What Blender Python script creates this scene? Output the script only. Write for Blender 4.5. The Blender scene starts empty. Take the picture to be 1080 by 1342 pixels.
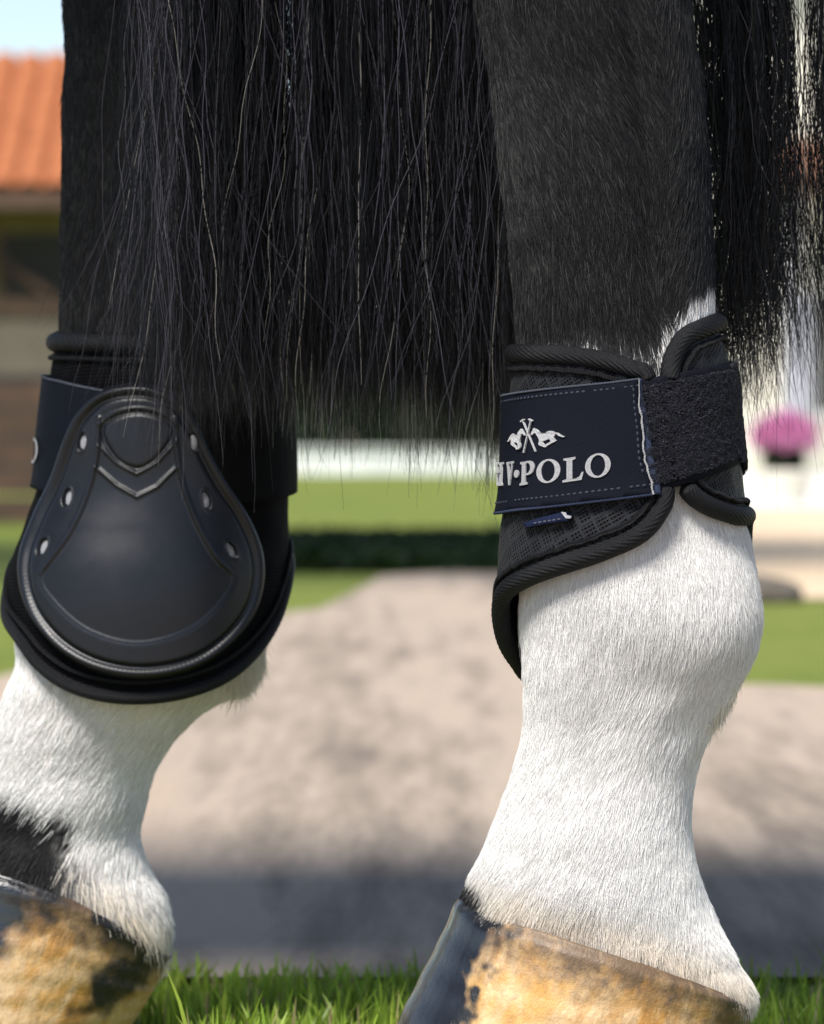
import bpy, bmesh, math, random
import numpy as np
from mathutils import Vector
from mathutils.geometry import delaunay_2d_cdt, tessellate_polygon

random.seed(5)
RNG = np.random.default_rng(11)
scene = bpy.context.scene
col = scene.collection
PI = math.pi

# ------------------------------------------------------------------ camera, sky, sun, exposure
F, CD, HC, HY = 5280.0, 1.6, 0.27, 585.0        # focal length in photo pixels, distance, eye height, horizon row
cam_d = bpy.data.cameras.new('camera')
cam = bpy.data.objects.new('camera', cam_d)
col.objects.link(cam)
cam.location = (0, -CD, HC)
cam.rotation_euler = (PI / 2, 0, 0)
cam_d.sensor_fit = 'HORIZONTAL'
cam_d.sensor_width = 36
cam_d.lens = 36 * F / 1080
cam_d.shift_y = -(671 - HY) / 1080
cam_d.clip_start = 0.05
cam_d.clip_end = 2000
cam_d.dof.use_dof = True
cam_d.dof.focus_distance = CD - 0.035
cam_d.dof.aperture_fstop = (cam_d.lens / 1000) / 0.0085
scene.camera = cam

SUN = Vector((-0.45, -0.70, 1.22)).normalized()
world = bpy.data.worlds.new('World')
scene.world = world
world.use_nodes = True
wn = world.node_tree
wn.nodes.clear()
wo = wn.nodes.new('ShaderNodeOutputWorld')
wb = wn.nodes.new('ShaderNodeBackground')
sk = wn.nodes.new('ShaderNodeTexSky')
sk.sky_type = 'NISHITA'
sk.sun_disc = False
sk.sun_elevation = math.asin(SUN.z)
sk.sun_rotation = math.atan2(SUN.x, SUN.y)
sk.air_density = 1.0
sk.dust_density = 0.0
sk.ozone_density = 2.0
wb.inputs['Strength'].default_value = 0.1
hs = wn.nodes.new('ShaderNodeHueSaturation')
hs.inputs['Saturation'].default_value = .8
wn.links.new(sk.outputs[0], hs.inputs['Color'])
wn.links.new(hs.outputs[0], wb.inputs[0])
wn.links.new(wb.outputs[0], wo.inputs[0])
sl = bpy.data.lights.new('sun', 'SUN')
sl.energy = 4.7
sl.angle = math.radians(18)
sl.color = (1.0, 0.96, 0.9)
so = bpy.data.objects.new('sun', sl)
col.objects.link(so)
so.rotation_euler = SUN.to_track_quat('Z', 'Y').to_euler()
scene.view_settings.view_transform = 'Standard'
scene.view_settings.look = 'None'
scene.view_settings.exposure = 0.65
scene.view_settings.gamma = 1
scene.view_settings.use_curve_mapping = False
scene.cycles.max_bounces = 8
scene.cycles.diffuse_bounces = 3
scene.cycles.transparent_max_bounces = 8

# ------------------------------------------------------------------ helpers
def P(x, y, Y):
    d = CD + Y
    return Vector(((x - 540) * d / F, Y, HC - (y - HY) * d / F))

_tab = np.random.default_rng(3).random((32, 32, 32))
def vn(p, scale=1.0, seed=0):
    """value noise 0..1 on n x 3 (or n x 2) points"""
    p = np.asarray(p, float)
    if p.shape[-1] == 2:
        p = np.concatenate([p, np.zeros(p.shape[:-1] + (1,))], -1)
    p = p * scale + seed * 7.31
    i = np.floor(p).astype(int)
    f = p - i
    f = f * f * (3 - 2 * f)
    r = 0
    for dx in (0, 1):
        for dy in (0, 1):
            for dz in (0, 1):
                w = (f[..., 0] if dx else 1 - f[..., 0]) * (f[..., 1] if dy else 1 - f[..., 1]) * (f[..., 2] if dz else 1 - f[..., 2])
                r = r + w * _tab[(i[..., 0] + dx) % 32, (i[..., 1] + dy) % 32, (i[..., 2] + dz) % 32]
    return r

def fbm(p, scale=1.0, seed=0, oct=3):
    r, a, t = 0, 1.0, 0
    for k in range(oct):
        r = r + a * vn(p, scale * 2 ** k, seed + k * 3)
        t += a
        a *= 0.5
    return r / t

def sstep(a, b, x):
    t = np.clip((x - a) / (b - a), 0, 1)
    return t * t * (3 - 2 * t)

def hermite(xs, ys):
    xs = np.array(xs, float)
    ys = np.array(ys, float)
    m = np.gradient(ys, xs)
    def f(x):
        x = np.clip(np.asarray(x, float), xs[0], xs[-1])
        k = np.clip(np.searchsorted(xs, x) - 1, 0, len(xs) - 2)
        h = xs[k + 1] - xs[k]
        t = (x - xs[k]) / h
        return ((2 * t ** 3 - 3 * t ** 2 + 1) * ys[k] + (t ** 3 - 2 * t ** 2 + t) * h * m[k]
                + (-2 * t ** 3 + 3 * t ** 2) * ys[k + 1] + (t ** 3 - t ** 2) * h * m[k + 1])
    return f

def empty(name, loc, label, cat, group=None):
    o = bpy.data.objects.new(name, None)
    o.empty_display_size = 0.05
    o.location = loc
    col.objects.link(o)
    tag(o, label, cat, group)
    return o

def tag(o, label=None, cat=None, group=None, kind=None):
    if label: o['label'] = label
    if cat: o['category'] = cat
    if group: o['group'] = group
    if kind: o['kind'] = kind
    return o

def adopt(o, parent):
    """parent o; every parent is a pure translation, so geometry given in world space is shifted back"""
    if parent is not None:
        o.parent = parent
        t, q = Vector((0, 0, 0)), parent
        while q is not None:
            t += q.location
            q = q.parent
        if o.get('_world'):
            o.location = -t
            del o['_world']
    return o

def mesh_obj(name, verts, faces, mat, parent=None, smooth=True, uv=None, colattr=None, world=True, fix=True):
    me = bpy.data.meshes.new(name)
    me.from_pydata([tuple(v) for v in verts], [], [tuple(f) for f in faces])
    if smooth:
        me.polygons.foreach_set('use_smooth', [True] * len(me.polygons))
    if uv is not None:
        ul = me.uv_layers.new(name='UVMap')
        li = np.empty(len(me.loops), int)
        me.loops.foreach_get('vertex_index', li)
        ul.data.foreach_set('uv', np.asarray(uv, float)[li].ravel())
    if colattr is not None:
        a = me.color_attributes.new('col', 'FLOAT_COLOR', 'POINT')
        c = np.ones((len(verts), 4))
        c[:, :colattr.shape[1]] = colattr
        a.data.foreach_set('color', c.ravel())
    if fix:
        bm = bmesh.new()
        bm.from_mesh(me)
        bmesh.ops.recalc_face_normals(bm, faces=bm.faces)
        bm.to_mesh(me)
        bm.free()
    me.update()
    o = bpy.data.objects.new(name, me)
    if mat is not None:
        me.materials.append(mat)
    col.objects.link(o)
    if world and parent is not None:
        o['_world'] = 1
    adopt(o, parent)
    return o

def hair_obj(name, pts, rad, colr, mat, parent=None):
    n, k, _ = pts.shape
    cu = bpy.data.hair_curves.new(name)
    cu.add_curves([k] * n)
    cu.attributes['position'].data.foreach_set('vector', pts.astype(np.float32).ravel())
    ra = cu.attributes.get('radius') or cu.attributes.new('radius', 'FLOAT', 'POINT')
    ra.data.foreach_set('value', np.broadcast_to(rad, (n, k)).astype(np.float32).ravel())
    c = np.ones((n, k, 4), np.float32)
    c[..., :3] = colr
    ca = cu.attributes.new('col', 'FLOAT_COLOR', 'POINT')
    ca.data.foreach_set('color', c.ravel())
    cu.materials.append(mat)
    o = bpy.data.objects.new(name, cu)
    col.objects.link(o)
    if parent is not None:
        o['_world'] = 1
        adopt(o, parent)
    return o

class MB:
    """collects boxes and other simple shapes into one mesh"""
    def __init__(s):
        s.v, s.f = [], []
    def add(s, v, f):
        n = len(s.v)
        s.v += [tuple(x) for x in v]
        s.f += [tuple(i + n for i in q) for q in f]
        return s
    def box(s, x0, x1, y0, y1, z0, z1):
        v = [(x, y, z) for x in (x0, x1) for y in (y0, y1) for z in (z0, z1)]
        return s.add(v, [(0, 1, 3, 2), (4, 6, 7, 5), (0, 4, 5, 1), (2, 3, 7, 6), (0, 2, 6, 4), (1, 5, 7, 3)])
    def build(s, name, mat, parent=None, smooth=False):
        return mesh_obj(name, s.v, s.f, mat, parent, smooth)

# ------------------------------------------------------------------ materials
def new_mat(name):
    m = bpy.data.materials.new(name)
    m.use_nodes = True
    nt = m.node_tree
    b = nt.nodes['Principled BSDF']
    return m, nt, b

def N(nt, kind, **kw):
    n = nt.nodes.new(kind)
    for k, v in kw.items():
        if k in n.inputs: n.inputs[k].default_value = v
        else: setattr(n, k, v)
    return n

def ramp(nt, fac, stops):
    r = nt.nodes.new('ShaderNodeValToRGB')
    e = r.color_ramp.elements
    while len(e) < len(stops): e.new(0.5)
    for q, (p, c) in zip(e, stops):
        q.position = p
        q.color = (*c, 1)
    nt.links.new(fac, r.inputs[0])
    return r.outputs[0]

def mixc(nt, fac, a, b, mode='MIX'):
    m = nt.nodes.new('ShaderNodeMix')
    m.data_type = 'RGBA'
    m.blend_type = mode
    for s, i in ((fac, 0), (a, 6), (b, 7)):
        if hasattr(s, 'links') or hasattr(s, 'is_linked'): nt.links.new(s, m.inputs[i])
        else: m.inputs[i].default_value = s if i == 0 else (*s, 1)
    return m.outputs[2]

def math_(nt, op, a, b=None, c=None, clamp=False):
    m = nt.nodes.new('ShaderNodeMath')
    m.operation = op
    m.use_clamp = clamp
    for i, s in enumerate((a, b, c)):
        if s is None: continue
        if hasattr(s, 'is_linked'): nt.links.new(s, m.inputs[i])
        else: m.inputs[i].default_value = s
    return m.outputs[0]

def coords(nt, kind='Object', scale=(1, 1, 1), rot=(0, 0, 0)):
    t = nt.nodes.new('ShaderNodeTexCoord')
    m = nt.nodes.new('ShaderNodeMapping')
    m.inputs['Scale'].default_value = scale
    m.inputs['Rotation'].default_value = rot
    nt.links.new(t.outputs[kind], m.inputs[0])
    return m.outputs[0]

def noise(nt, vec, scale, detail=4, rough=0.55):
    n = N(nt, 'ShaderNodeTexNoise', Scale=scale, Detail=detail, Roughness=rough)
    nt.links.new(vec, n.inputs['Vector'])
    return n.outputs['Fac']

def bump(nt, b, h, dist, strength=1.0, prev=None):
    n = N(nt, 'ShaderNodeBump', Strength=strength, Distance=dist)
    nt.links.new(h, n.inputs['Height'])
    if prev is not None: nt.links.new(prev, n.inputs['Normal'])
    nt.links.new(n.outputs[0], b.inputs['Normal'])
    return n.outputs[0]

def mat_noise(name, c1, c2, scale, rough=0.7, bumpd=0.0, bscale=None, c3=None, spec=0.5, detail=5):
    m, nt, b = new_mat(name)
    v = coords(nt)
    f = noise(nt, v, scale, detail)
    st = [(0.3, c1), (0.7, c2)] if c3 is None else [(0.28, c1), (0.5, c2), (0.72, c3)]
    nt.links.new(ramp(nt, f, st), b.inputs['Base Color'])
    b.inputs['Roughness'].default_value = rough
    b.inputs['Specular IOR Level'].default_value = spec
    if bumpd:
        bump(nt, b, noise(nt, v, bscale or scale * 4, 4), bumpd)
    return m

def mat_hair(name, rough=0.4, spec=0.5, trans=0.0):
    m, nt, b = new_mat(name)
    a = N(nt, 'ShaderNodeAttribute', attribute_name='col')
    nt.links.new(a.outputs['Color'], b.inputs['Base Color'])
    b.inputs['Roughness'].default_value = rough
    b.inputs['Specular IOR Level'].default_value = spec
    return m

M_FUR = mat_hair('coat_hair', 0.5, 0.22)
M_TAIL = mat_hair('tail_hair', 0.33, 0.22)
M_PILE = mat_hair('pile_fibre', 0.6, 0.3)

def mat_skin():
    m, nt, b = new_mat('skin')
    a = N(nt, 'ShaderNodeAttribute', attribute_name='col')
    nt.links.new(a.outputs['Color'], b.inputs['Base Color'])
    b.inputs['Roughness'].default_value = 0.75
    b.inputs['Specular IOR Level'].default_value = 0.2
    bump(nt, b, noise(nt, coords(nt, scale=(1, 1, 0.15)), 1500, 3), 0.0008)
    return m
M_SKIN = mat_skin()

def mat_mesh_fabric():
    """spacer mesh: small square holes, finer lines in a honeycomb"""
    m, nt, b = new_mat('spacer_mesh')
    uv = coords(nt, 'UV', rot=(0, 0, 0.5))
    s = nt.nodes.new('ShaderNodeSeparateXYZ')
    nt.links.new(uv, s.inputs[0])
    k = 2 * PI / 5.0
    sx = math_(nt, 'SINE', math_(nt, 'MULTIPLY', s.outputs[0], k))
    sy = math_(nt, 'SINE', math_(nt, 'MULTIPLY', s.outputs[1], k))
    g = math_(nt, 'MULTIPLY', math_(nt, 'ADD', math_(nt, 'MAXIMUM', sx, sy), 1.0), 0.5)
    vo = N(nt, 'ShaderNodeTexVoronoi', Scale=1 / 20.0, Randomness=0.25, feature='DISTANCE_TO_EDGE')
    nt.links.new(uv, vo.inputs['Vector'])
    edge = math_(nt, 'LESS_THAN', vo.outputs['Distance'], 0.09)
    h = math_(nt, 'MAXIMUM', g, math_(nt, 'MULTIPLY', edge, 0.92))
    nt.links.new(ramp(nt, h, [(0.42, (0.0005, 0.0005, 0.0006)), (0.72, (0.013, 0.0138, 0.0175))]), b.inputs['Base Color'])
    b.inputs['Roughness'].default_value = 0.5
    b.inputs['Sheen Weight'].default_value = 0.03
    b.inputs['Specular IOR Level'].default_value = .15
    bump(nt, b, h, 0.0009)
    return m
M_MESH = mat_mesh_fabric()

def mat_weave(name, c, rough=0.6, period=2.2, dist=0.00012, c2=None, sheen=0.0, spec=.08):
    m, nt, b = new_mat(name)
    uv = coords(nt, 'UV')
    s = nt.nodes.new('ShaderNodeSeparateXYZ')
    nt.links.new(uv, s.inputs[0])
    k = 2 * PI / period
    sx = math_(nt, 'SINE', math_(nt, 'MULTIPLY', math_(nt, 'ADD', s.outputs[0], s.outputs[1]), k))
    sy = math_(nt, 'SINE', math_(nt, 'MULTIPLY', math_(nt, 'SUBTRACT', s.outputs[1], s.outputs[0]), k * 0.93))
    h = math_(nt, 'MULTIPLY', sx, sy)
    f = noise(nt, uv, 0.35, 4, 0.7)
    c2 = c2 or tuple(x * 1.6 for x in c)
    nt.links.new(ramp(nt, f, [(0.3, c), (0.72, c2)]), b.inputs['Base Color'])
    b.inputs['Roughness'].default_value = rough
    b.inputs['Sheen Weight'].default_value = sheen
    b.inputs['Specular IOR Level'].default_value = spec
    bump(nt, b, math_(nt, 'ADD', math_(nt, 'MULTIPLY', h, 0.5), math_(nt, 'MULTIPLY', f, 1.5)), dist)
    return m
M_MESH2 = mat_weave('black_honeycomb', (0.0012, 0.0012, 0.0018), 0.75, 9.0, 0.0008, (.0035, .0035, .005))
M_STRAP = mat_weave('navy_elastic', (0.0032, 0.0044, 0.0088))
M_STRAPEDGE = mat_weave('navy_edge', (0.02, 0.026, 0.05), c2=(0.05, 0.065, 0.12))
M_LOOPBASE = mat_weave('loop_base', (0.003, 0.0033, 0.006))
M_BLACKFAB = mat_weave('black_neoprene', (0.0012, 0.0012, 0.0018), 0.7, 4.0, 0.0003)
M_PIPING = mat_weave('ribbed_piping', (0.003, 0.0031, 0.0042), 0.42, 1.6, 0.0001, (0.007, 0.0073, 0.0095), spec=.2)
M_THREAD = mat_weave('grey_thread', (0.06, 0.065, 0.085), 0.6)
M_EMB = mat_weave('silver_embroidery', (0.42, 0.42, 0.44), 0.5, 1.3, 0.0003, (0.75, 0.75, 0.78))
M_WHITETHREAD = mat_weave('white_fray', (0.4, 0.4, 0.42), 0.8, 1.5, 0.0003, (0.7, 0.7, 0.72))

def mat_tpu():
    m, nt, b = new_mat('black_moulded_shell')
    v = coords(nt)
    f = noise(nt, v, 260, 3)
    dz_ = ramp(nt, noise(nt, v, 900, 5, .75), [(.62, (0, 0, 0)), (.8, (.05, .05, .05))])
    nt.links.new(mixc(nt, 1.0, ramp(nt, f, [(0.3, (0.0036, 0.0042, 0.0072)), (0.75, (0.0048, 0.0056, 0.0095))]), dz_, 'ADD'), b.inputs['Base Color'])
    b.inputs['Roughness'].default_value = 0.42
    nt.links.new(math_(nt, 'MULTIPLY_ADD', noise(nt, v, 90, 4), 0.2, 0.26), b.inputs['Roughness'])
    b.inputs['Specular IOR Level'].default_value = 0.4
    bump(nt, b, noise(nt, v, 3500, 2), 0.00006)
    return m
M_TPU = mat_tpu()

def mat_slot():
    m, nt, b = new_mat('ribbed_vent')
    w = N(nt, 'ShaderNodeTexWave', Scale=420.0, Distortion=0.4)
    nt.links.new(coords(nt, rot=(0, 0.9, 0)), w.inputs['Vector'])
    nt.links.new(ramp(nt, w.outputs['Fac'], [(0.25, (0.16, 0.16, 0.18)), (0.6, (0.6, 0.6, 0.64))]), b.inputs['Base Color'])
    b.inputs['Roughness'].default_value = 0.5
    bump(nt, b, w.outputs['Fac'], 0.0005)
    return m
M_SLOT = mat_slot()

def mat_hoof():
    """horn: tan and ochre with fine growth lines; col.r = dark horn, col.g = coronary band, col.b = wet gloss"""
    m, nt, b = new_mat('hoof_horn')
    a = N(nt, 'ShaderNodeAttribute', attribute_name='col')
    s = nt.nodes.new('ShaderNodeSeparateColor')
    nt.links.new(a.outputs['Color'], s.inputs[0])
    uv = coords(nt, 'UV', scale=(60, 9, 1))
    big = math_(nt, 'MULTIPLY_ADD', noise(nt, coords(nt, 'UV', scale=(7, 1.3, 1)), 1.0, 5, 0.6), .75, math_(nt, 'MULTIPLY', noise(nt, coords(nt), 45, 4, .6), .25))
    fine = noise(nt, uv, 1.0, 6, 0.7)
    tan = ramp(nt, big, [(0.34, (0.26, 0.105, 0.025)), (0.43, (0.48, 0.24, 0.055)), (0.51, (0.60, 0.41, 0.215)), (0.59, (0.54, 0.29, 0.075)), (0.7, (0.36, 0.17, 0.045))])
    tan = mixc(nt, math_(nt, 'MULTIPLY', ramp(nt, fine, [(0.4, (0, 0, 0)), (0.75, (1, 1, 1))]), 0.45), tan, (0.22, 0.12, 0.05))
    band = mixc(nt, math_(nt, 'MULTIPLY', fine, 1.0), (0.2, 0.12, 0.06), (0.07, 0.05, 0.035))
    spots = noise(nt, coords(nt), 170, 4, 0.7)
    e = math_(nt, 'MULTIPLY_ADD', math_(nt, 'SUBTRACT', spots, 0.5), 1.6, s.outputs[1], clamp=True)
    c = mixc(nt, e, tan, band)
    dk = math_(nt, 'MULTIPLY_ADD', math_(nt, 'SUBTRACT', noise(nt, coords(nt), 120, 5, 0.7), 0.5), .55, math_(nt, 'MULTIPLY_ADD', s.outputs[0], 1.15, -.06), clamp=True)
    c = mixc(nt, dk, c, (0.006, 0.006, 0.0075))
    nt.links.new(c, b.inputs['Base Color'])
    nt.links.new(math_(nt, 'MULTIPLY_ADD', s.outputs[2], -0.36, 0.5), b.inputs['Roughness'])
    h = math_(nt, 'ADD', math_(nt, 'MULTIPLY', fine, 1.0), math_(nt, 'MULTIPLY', spots, 1.4))
    bump(nt, b, h, 0.0005)
    nt.links.new(s.outputs[2], b.inputs['Coat Weight'])
    b.inputs['Coat Roughness'].default_value = .18
    return m
M_HOOF = mat_hoof()
M_STEEL = mat_noise('worn_steel', (0.22, 0.22, 0.22), (0.4, 0.4, 0.4), 60, 0.4, 0.0004)
M_STEEL.node_tree.nodes['Principled BSDF'].inputs['Metallic'].default_value = 0.9

# ------------------------------------------------------------------ leg surfaces, traced rows -> real rings round a leg axis
class Surf:
    def __init__(s, rows, Yc, lump=None):
        r = np.array(rows, float)
        s.c = hermite(r[:, 0], (r[:, 1] + r[:, 2]) / 2)
        s.R = hermite(r[:, 0], (r[:, 2] - r[:, 1]) / 2)
        s.q = hermite(r[:, 0], r[:, 3])
        s.Yc, s.d0, s.lump = Yc, CD + Yc, lump
        s.pm = F / s.d0                                     # pixels per metre at the leg's axis
    def pt(s, th, y, off=0.0):
        th, y = np.broadcast_arrays(np.asarray(th, float), np.asarray(y, float))
        o = off * s.pm
        R = s.R(y)
        k = 1.0 if s.lump is None else s.lump(th, y)
        x = s.c(y) + (R * k + o) * np.sin(th)
        w = -(R * s.q(y) * k + o) * np.cos(th)
        return np.stack([(x - 540) / s.pm, s.Yc + w / s.pm, HC - (y - HY) / s.pm], -1)
    def hit(s, px, py, off=0.0):
        px, py = np.broadcast_arrays(np.asarray(px, float), np.asarray(py, float))
        dy = np.zeros_like(px)
        o = off * s.pm
        for _ in range(6):
            k = (s.d0 + dy) / s.d0
            qx = 540 + (px - 540) * k
            qy = HY + (py - HY) * k
            R = s.R(qy)
            th = np.arcsin(np.clip((qx - s.c(qy)) / (R + o), -1, 1))
            dy = -(R * s.q(qy) + o) * np.cos(th) / s.pm
        return th, qy
    def nrm(s, th, y, off=0.0):
        a = s.pt(th + 0.004, y, off) - s.pt(th - 0.004, y, off)
        b = s.pt(th, y + 1.0, off) - s.pt(th, y - 1.0, off)
        n = np.cross(a, b)
        n /= np.linalg.norm(n, axis=-1, keepdims=True) + 1e-12
        a = a / (np.linalg.norm(a, axis=-1, keepdims=True) + 1e-12)
        b = b / (np.linalg.norm(b, axis=-1, keepdims=True) + 1e-12)
        # outward
        th = np.broadcast_to(th, n.shape[:-1])
        out = np.stack([np.sin(th), -np.cos(th), np.zeros_like(th)], -1)
        sg = np.sign((n * out).sum(-1, keepdims=True))
        return n * sg, a, b

def g2(x, m, w):
    return np.exp(-((x - m) / w) ** 2)

YN, YF = 0.0, 0.20
def lump_near(th, y):
    k = 1.0 - 0.10 * g2(th, 0.42, 0.17) * sstep(560, 330, y) - 0.03 * g2(th, -0.2, 0.3) * sstep(400, 100, y)
    k = k + 0.035 * g2(th, -0.25, 0.5) * g2(y, 800, 90) - 0.05 * g2(th, 0.15, 0.45) * g2(y, 893, 42)
    k = k - 0.07 * g2(th, 0.75, 0.32) * g2(y, 925, 48) + 0.03 * g2(th, 0.6, 0.35) * g2(y, 820, 60)
    k = k - 0.04 * g2(th, -0.7, 0.3) * g2(y, 980, 60) + 0.035 * (vn(np.stack([np.sin(th) * 1.6, np.cos(th) * 1.6, y / 60], -1), 1.0, 4) - 0.5)
    return k
def lump_far(th, y):
    k = 1.0 - 0.06 * g2(th, 0.4, 0.25) * sstep(560, 330, y) - 0.05 * g2(th, 0.1, 0.4) * g2(y, 1010, 50)
    return k + 0.03 * (vn(np.stack([np.sin(th) * 1.6, np.cos(th) * 1.6, y / 60], -1), 1.0, 9) - 0.5)

NEAR = Surf([(-1150, 380, 980, .62), (-900, 480, 920, .6), (-700, 545, 915, .62), (-560, 555, 950, .6), (-450, 560, 965, .6), (-300, 592, 930, .62), (-150, 610, 905, .66),
             (0, 625, 905, .72), (100, 643, 915, .72), (200, 655, 925, .72), (300, 667, 930, .72), (400, 677, 933, .72), (500, 681, 936, .72),
             (600, 682, 950, .73), (700, 682, 976, .75), (760, 681, 990, .77), (810, 682, 996, .78), (850, 685, 990, .79), (900, 688, 968, .82), (950, 686, 938, .84),
             (1000, 677, 916, .88), (1050, 660, 907, .92), (1100, 640, 907, .96), (1150, 617, 917, .93), (1200, 612, 936, .86), (1250, 640, 960, .82), (1300, 705, 982, .8), (1340, 780, 960, .8)], YN, lump_near)
FAR = Surf([(-1000, -160, 400, .62), (-800, -60, 360, .6), (-600, 0, 350, .62), (-480, 5, 375, .6), (-360, 10, 385, .6), (-250, 50, 360, .62), (-100, 75, 350, .66),
            (0, 84, 345, .72), (200, 83, 340, .72), (400, 80, 345, .72), (500, 78, 350, .72), (600, 65, 355, .73), (700, 40, 358, .75), (780, 25, 356, .77), (830, 22, 350, .78), (870, 20, 340, .8),
            (900, 10, 318, .82), (930, -2, 272, .84), (960, -14, 238, .86), (1000, -28, 209, .88), (1050, -45, 191, .9), (1090, -62, 182, .88), (1130, -95, 191, .84),
            (1170, -125, 211, .78), (1210, -110, 222, .74), (1250, -40, 214, .74), (1290, 40, 190, .8)], YF, lump_far)
# surfaces the boots are cut from
def slim(rows, a, b):
    return [(y, l + a, r - b, q) for y, l, r, q in rows]
NB = Surf(slim([(380, 664, 948, .8), (440, 662, 955, .8), (480, 660, 966, .8), (550, 657, 973, .8), (600, 655, 978, .8), (650, 652, 984, .8), (680, 647, 990, .8), (740, 642, 998, .8),
           (800, 642, 1004, .8), (850, 650, 1004, .8), (900, 664, 1000, .8), (960, 680, 990, .8)], 11, 9), YN)
FB = Surf(slim([(380, 66, 372, .8), (440, 63, 376, .8), (490, 57, 380, .8), (560, 49, 383, .8), (640, 40, 385, .8), (690, 22, 384, .82), (740, 5, 386, .84), (780, 0, 384, .86), (830, -2, 378, .88), (880, 0, 372, .9),
           (940, 5, 365, .9), (980, 8, 360, .9)], 9, 6), YF)

def coronet_near(x):
    return np.interp(x, [560, 603, 640, 700, 800, 900, 960, 1000], [1150, 1168, 1192, 1203, 1232, 1268, 1296, 1325])
def coronet_far(x):
    return np.interp(x, [-200, -125, -40, 30, 110, 160, 222, 260], [1090, 1100, 1115, 1135, 1165, 1196, 1246, 1260])

def px_of(p):
    d = CD + p[..., 1]
    return 540 + p[..., 0] * F / d, HY - (p[..., 2] - HC) * F / d

def white_near(th, y, p):
    """how white the coat is: 1 white, 0 black"""
    x, py = px_of(p)
    n = fbm(np.stack([x / 26, py / 60], -1), 1, 2)
    n2 = fbm(np.stack([x / 8, py / 30], -1), 1, 8)
    w = sstep(478, 500, py + (n2 - .5) * 70)
    patch = sstep(352, 378, py - (935 - x) * 0.85 + (n2 - .5) * 60) * sstep(858, 876, x)
    w = np.maximum(w, patch)
    lf = sstep(430, 462, py + (n - .5) * 40) * sstep(712, 675, x) * 0.5
    w = np.maximum(w, np.maximum(lf, .30 * sstep(418, 470, py + (n2 - .5) * 40)))
    toe = sstep(660, 625, x + (n2 - .5) * 45 + (py - 1170) * 0.0) * sstep(1128, 1150, py + (n2 - .5) * 40 - (x - 620) * 0.9)
    w = w * (1 - toe)
    heel = sstep(0.9, 1.2, np.abs(th - 1.72) * -6 + 2.0) * g2(py, 893, 22)
    return w * (1 - 0.9 * heel)
def white_far(th, y, p):
    x, py = px_of(p)
    n2 = fbm(np.stack([x / 14, py / 34], -1), 1, 18)
    w = sstep(560, 700, py)
    u = (x - 20) / 84
    v = (py - 1080 - 0.16 * x) / 46
    spot = sstep(1.3, 0.55, np.sqrt(u ** 2 * (x > 20) + v ** 2) + (n2 - .5) * 1.8)
    band = sstep(-46, -20, py - coronet_far(x) + (n2 - .5) * 50) * sstep(150, 60, x)
    return w * (1 - spot) * (1 - band)

SKIN_B, SKIN_W = np.array([0.005, 0.005, 0.0055]), np.array([0.62, 0.58, 0.56])

# ------------------------------------------------------------------ the horse
horse = empty('horse', (-0.1, 0.1, 0), 'black horse with long tail and white hind feet, standing beside grass', 'horse')

def leg_mesh(S, y0, y1, n=96, dy=6):
    ys = np.arange(y0, y1 + 1, dy, dtype=float)
    th = np.linspace(-PI, PI, n, endpoint=False)
    T, Yv = np.meshgrid(th, ys)
    v = S.pt(T, Yv).reshape(-1, 3)
    f = []
    for r in range(len(ys) - 1):
        for k in range(n):
            a, b = r * n + k, r * n + (k + 1) % n
            f.append((a, b, b + n, a + n))
    f.append(tuple(range(n))[::-1])
    f.append(tuple(range((len(ys) - 1) * n, len(ys) * n)))
    return v, f

def loft(secs, n=28):
    """secs: (centre, half width across, half height, tangent axis) rings"""
    v, f = [], []
    for c, a, b, t in secs:
        c = Vector(c)
        t = Vector(t).normalized()
        s = t.cross(Vector((0, 0, 1))) if abs(t.z) < 0.9 else Vector((0, 1, 0))
        s.normalize()
        u = s.cross(t).normalized()
        for k in range(n):
            ang = 2 * PI * k / n
            v.append(c + s * a * math.cos(ang) + u * b * math.sin(ang))
    for r in range(len(secs) - 1):
        for k in range(n):
            p, q = r * n + k, r * n + (k + 1) % n
            f.append((p, q, q + n, p + n))
    f.append(tuple(range(n))[::-1])
    f.append(tuple(range((len(secs) - 1) * n, len(secs) * n)))
    return v, f

pieces = [leg_mesh(NEAR, -1150, 1330), leg_mesh(FAR, -1000, 1286)]
X = (-1, 0, 0)
pieces.append(loft([((.27, .1, 1.16), .06, .10, X), ((.22, .1, 1.14), .2, .24, X), ((.10, .1, 1.12), .28, .33, X), ((-.1, .1, 1.12), .31, .385, X), ((-.28, .1, 1.12), .31, .36, X), ((-.5, .1, 1.08), .32, .325, X),
                    ((-.75, .1, 1.06), .33, .31, X), ((-1.05, .1, 1.1), .29, .36, X), ((-1.3, .1, 1.1), .22, .33, X), ((-1.45, .1, 1.12), .13, .2, X)], 40))
pieces.append(loft([((-1.1, .1, 1.2), .2, .34, (-.7, 0, .7)), ((-1.4, .1, 1.42), .13, .24, (-.6, 0, .7)), ((-1.62, .1, 1.68), .1, .17, (-.6, 0, .8)), ((-1.75, .1, 1.85), .09, .13, (-.9, 0, .3))]))
pieces.append(loft([((-1.68, .1, 1.86), .07, .08, (-.8, 0, -.6)), ((-1.8, .1, 1.78), .11, .13, (-.6, 0, -.8)), ((-1.92, .1, 1.58), .08, .1, (-.5, 0, -.9)), ((-2.0, .1, 1.4), .06, .075, (-.5, 0, -.9)), ((-2.03, .1, 1.32), .04, .05, (-.5, 0, -.9))]))
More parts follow.
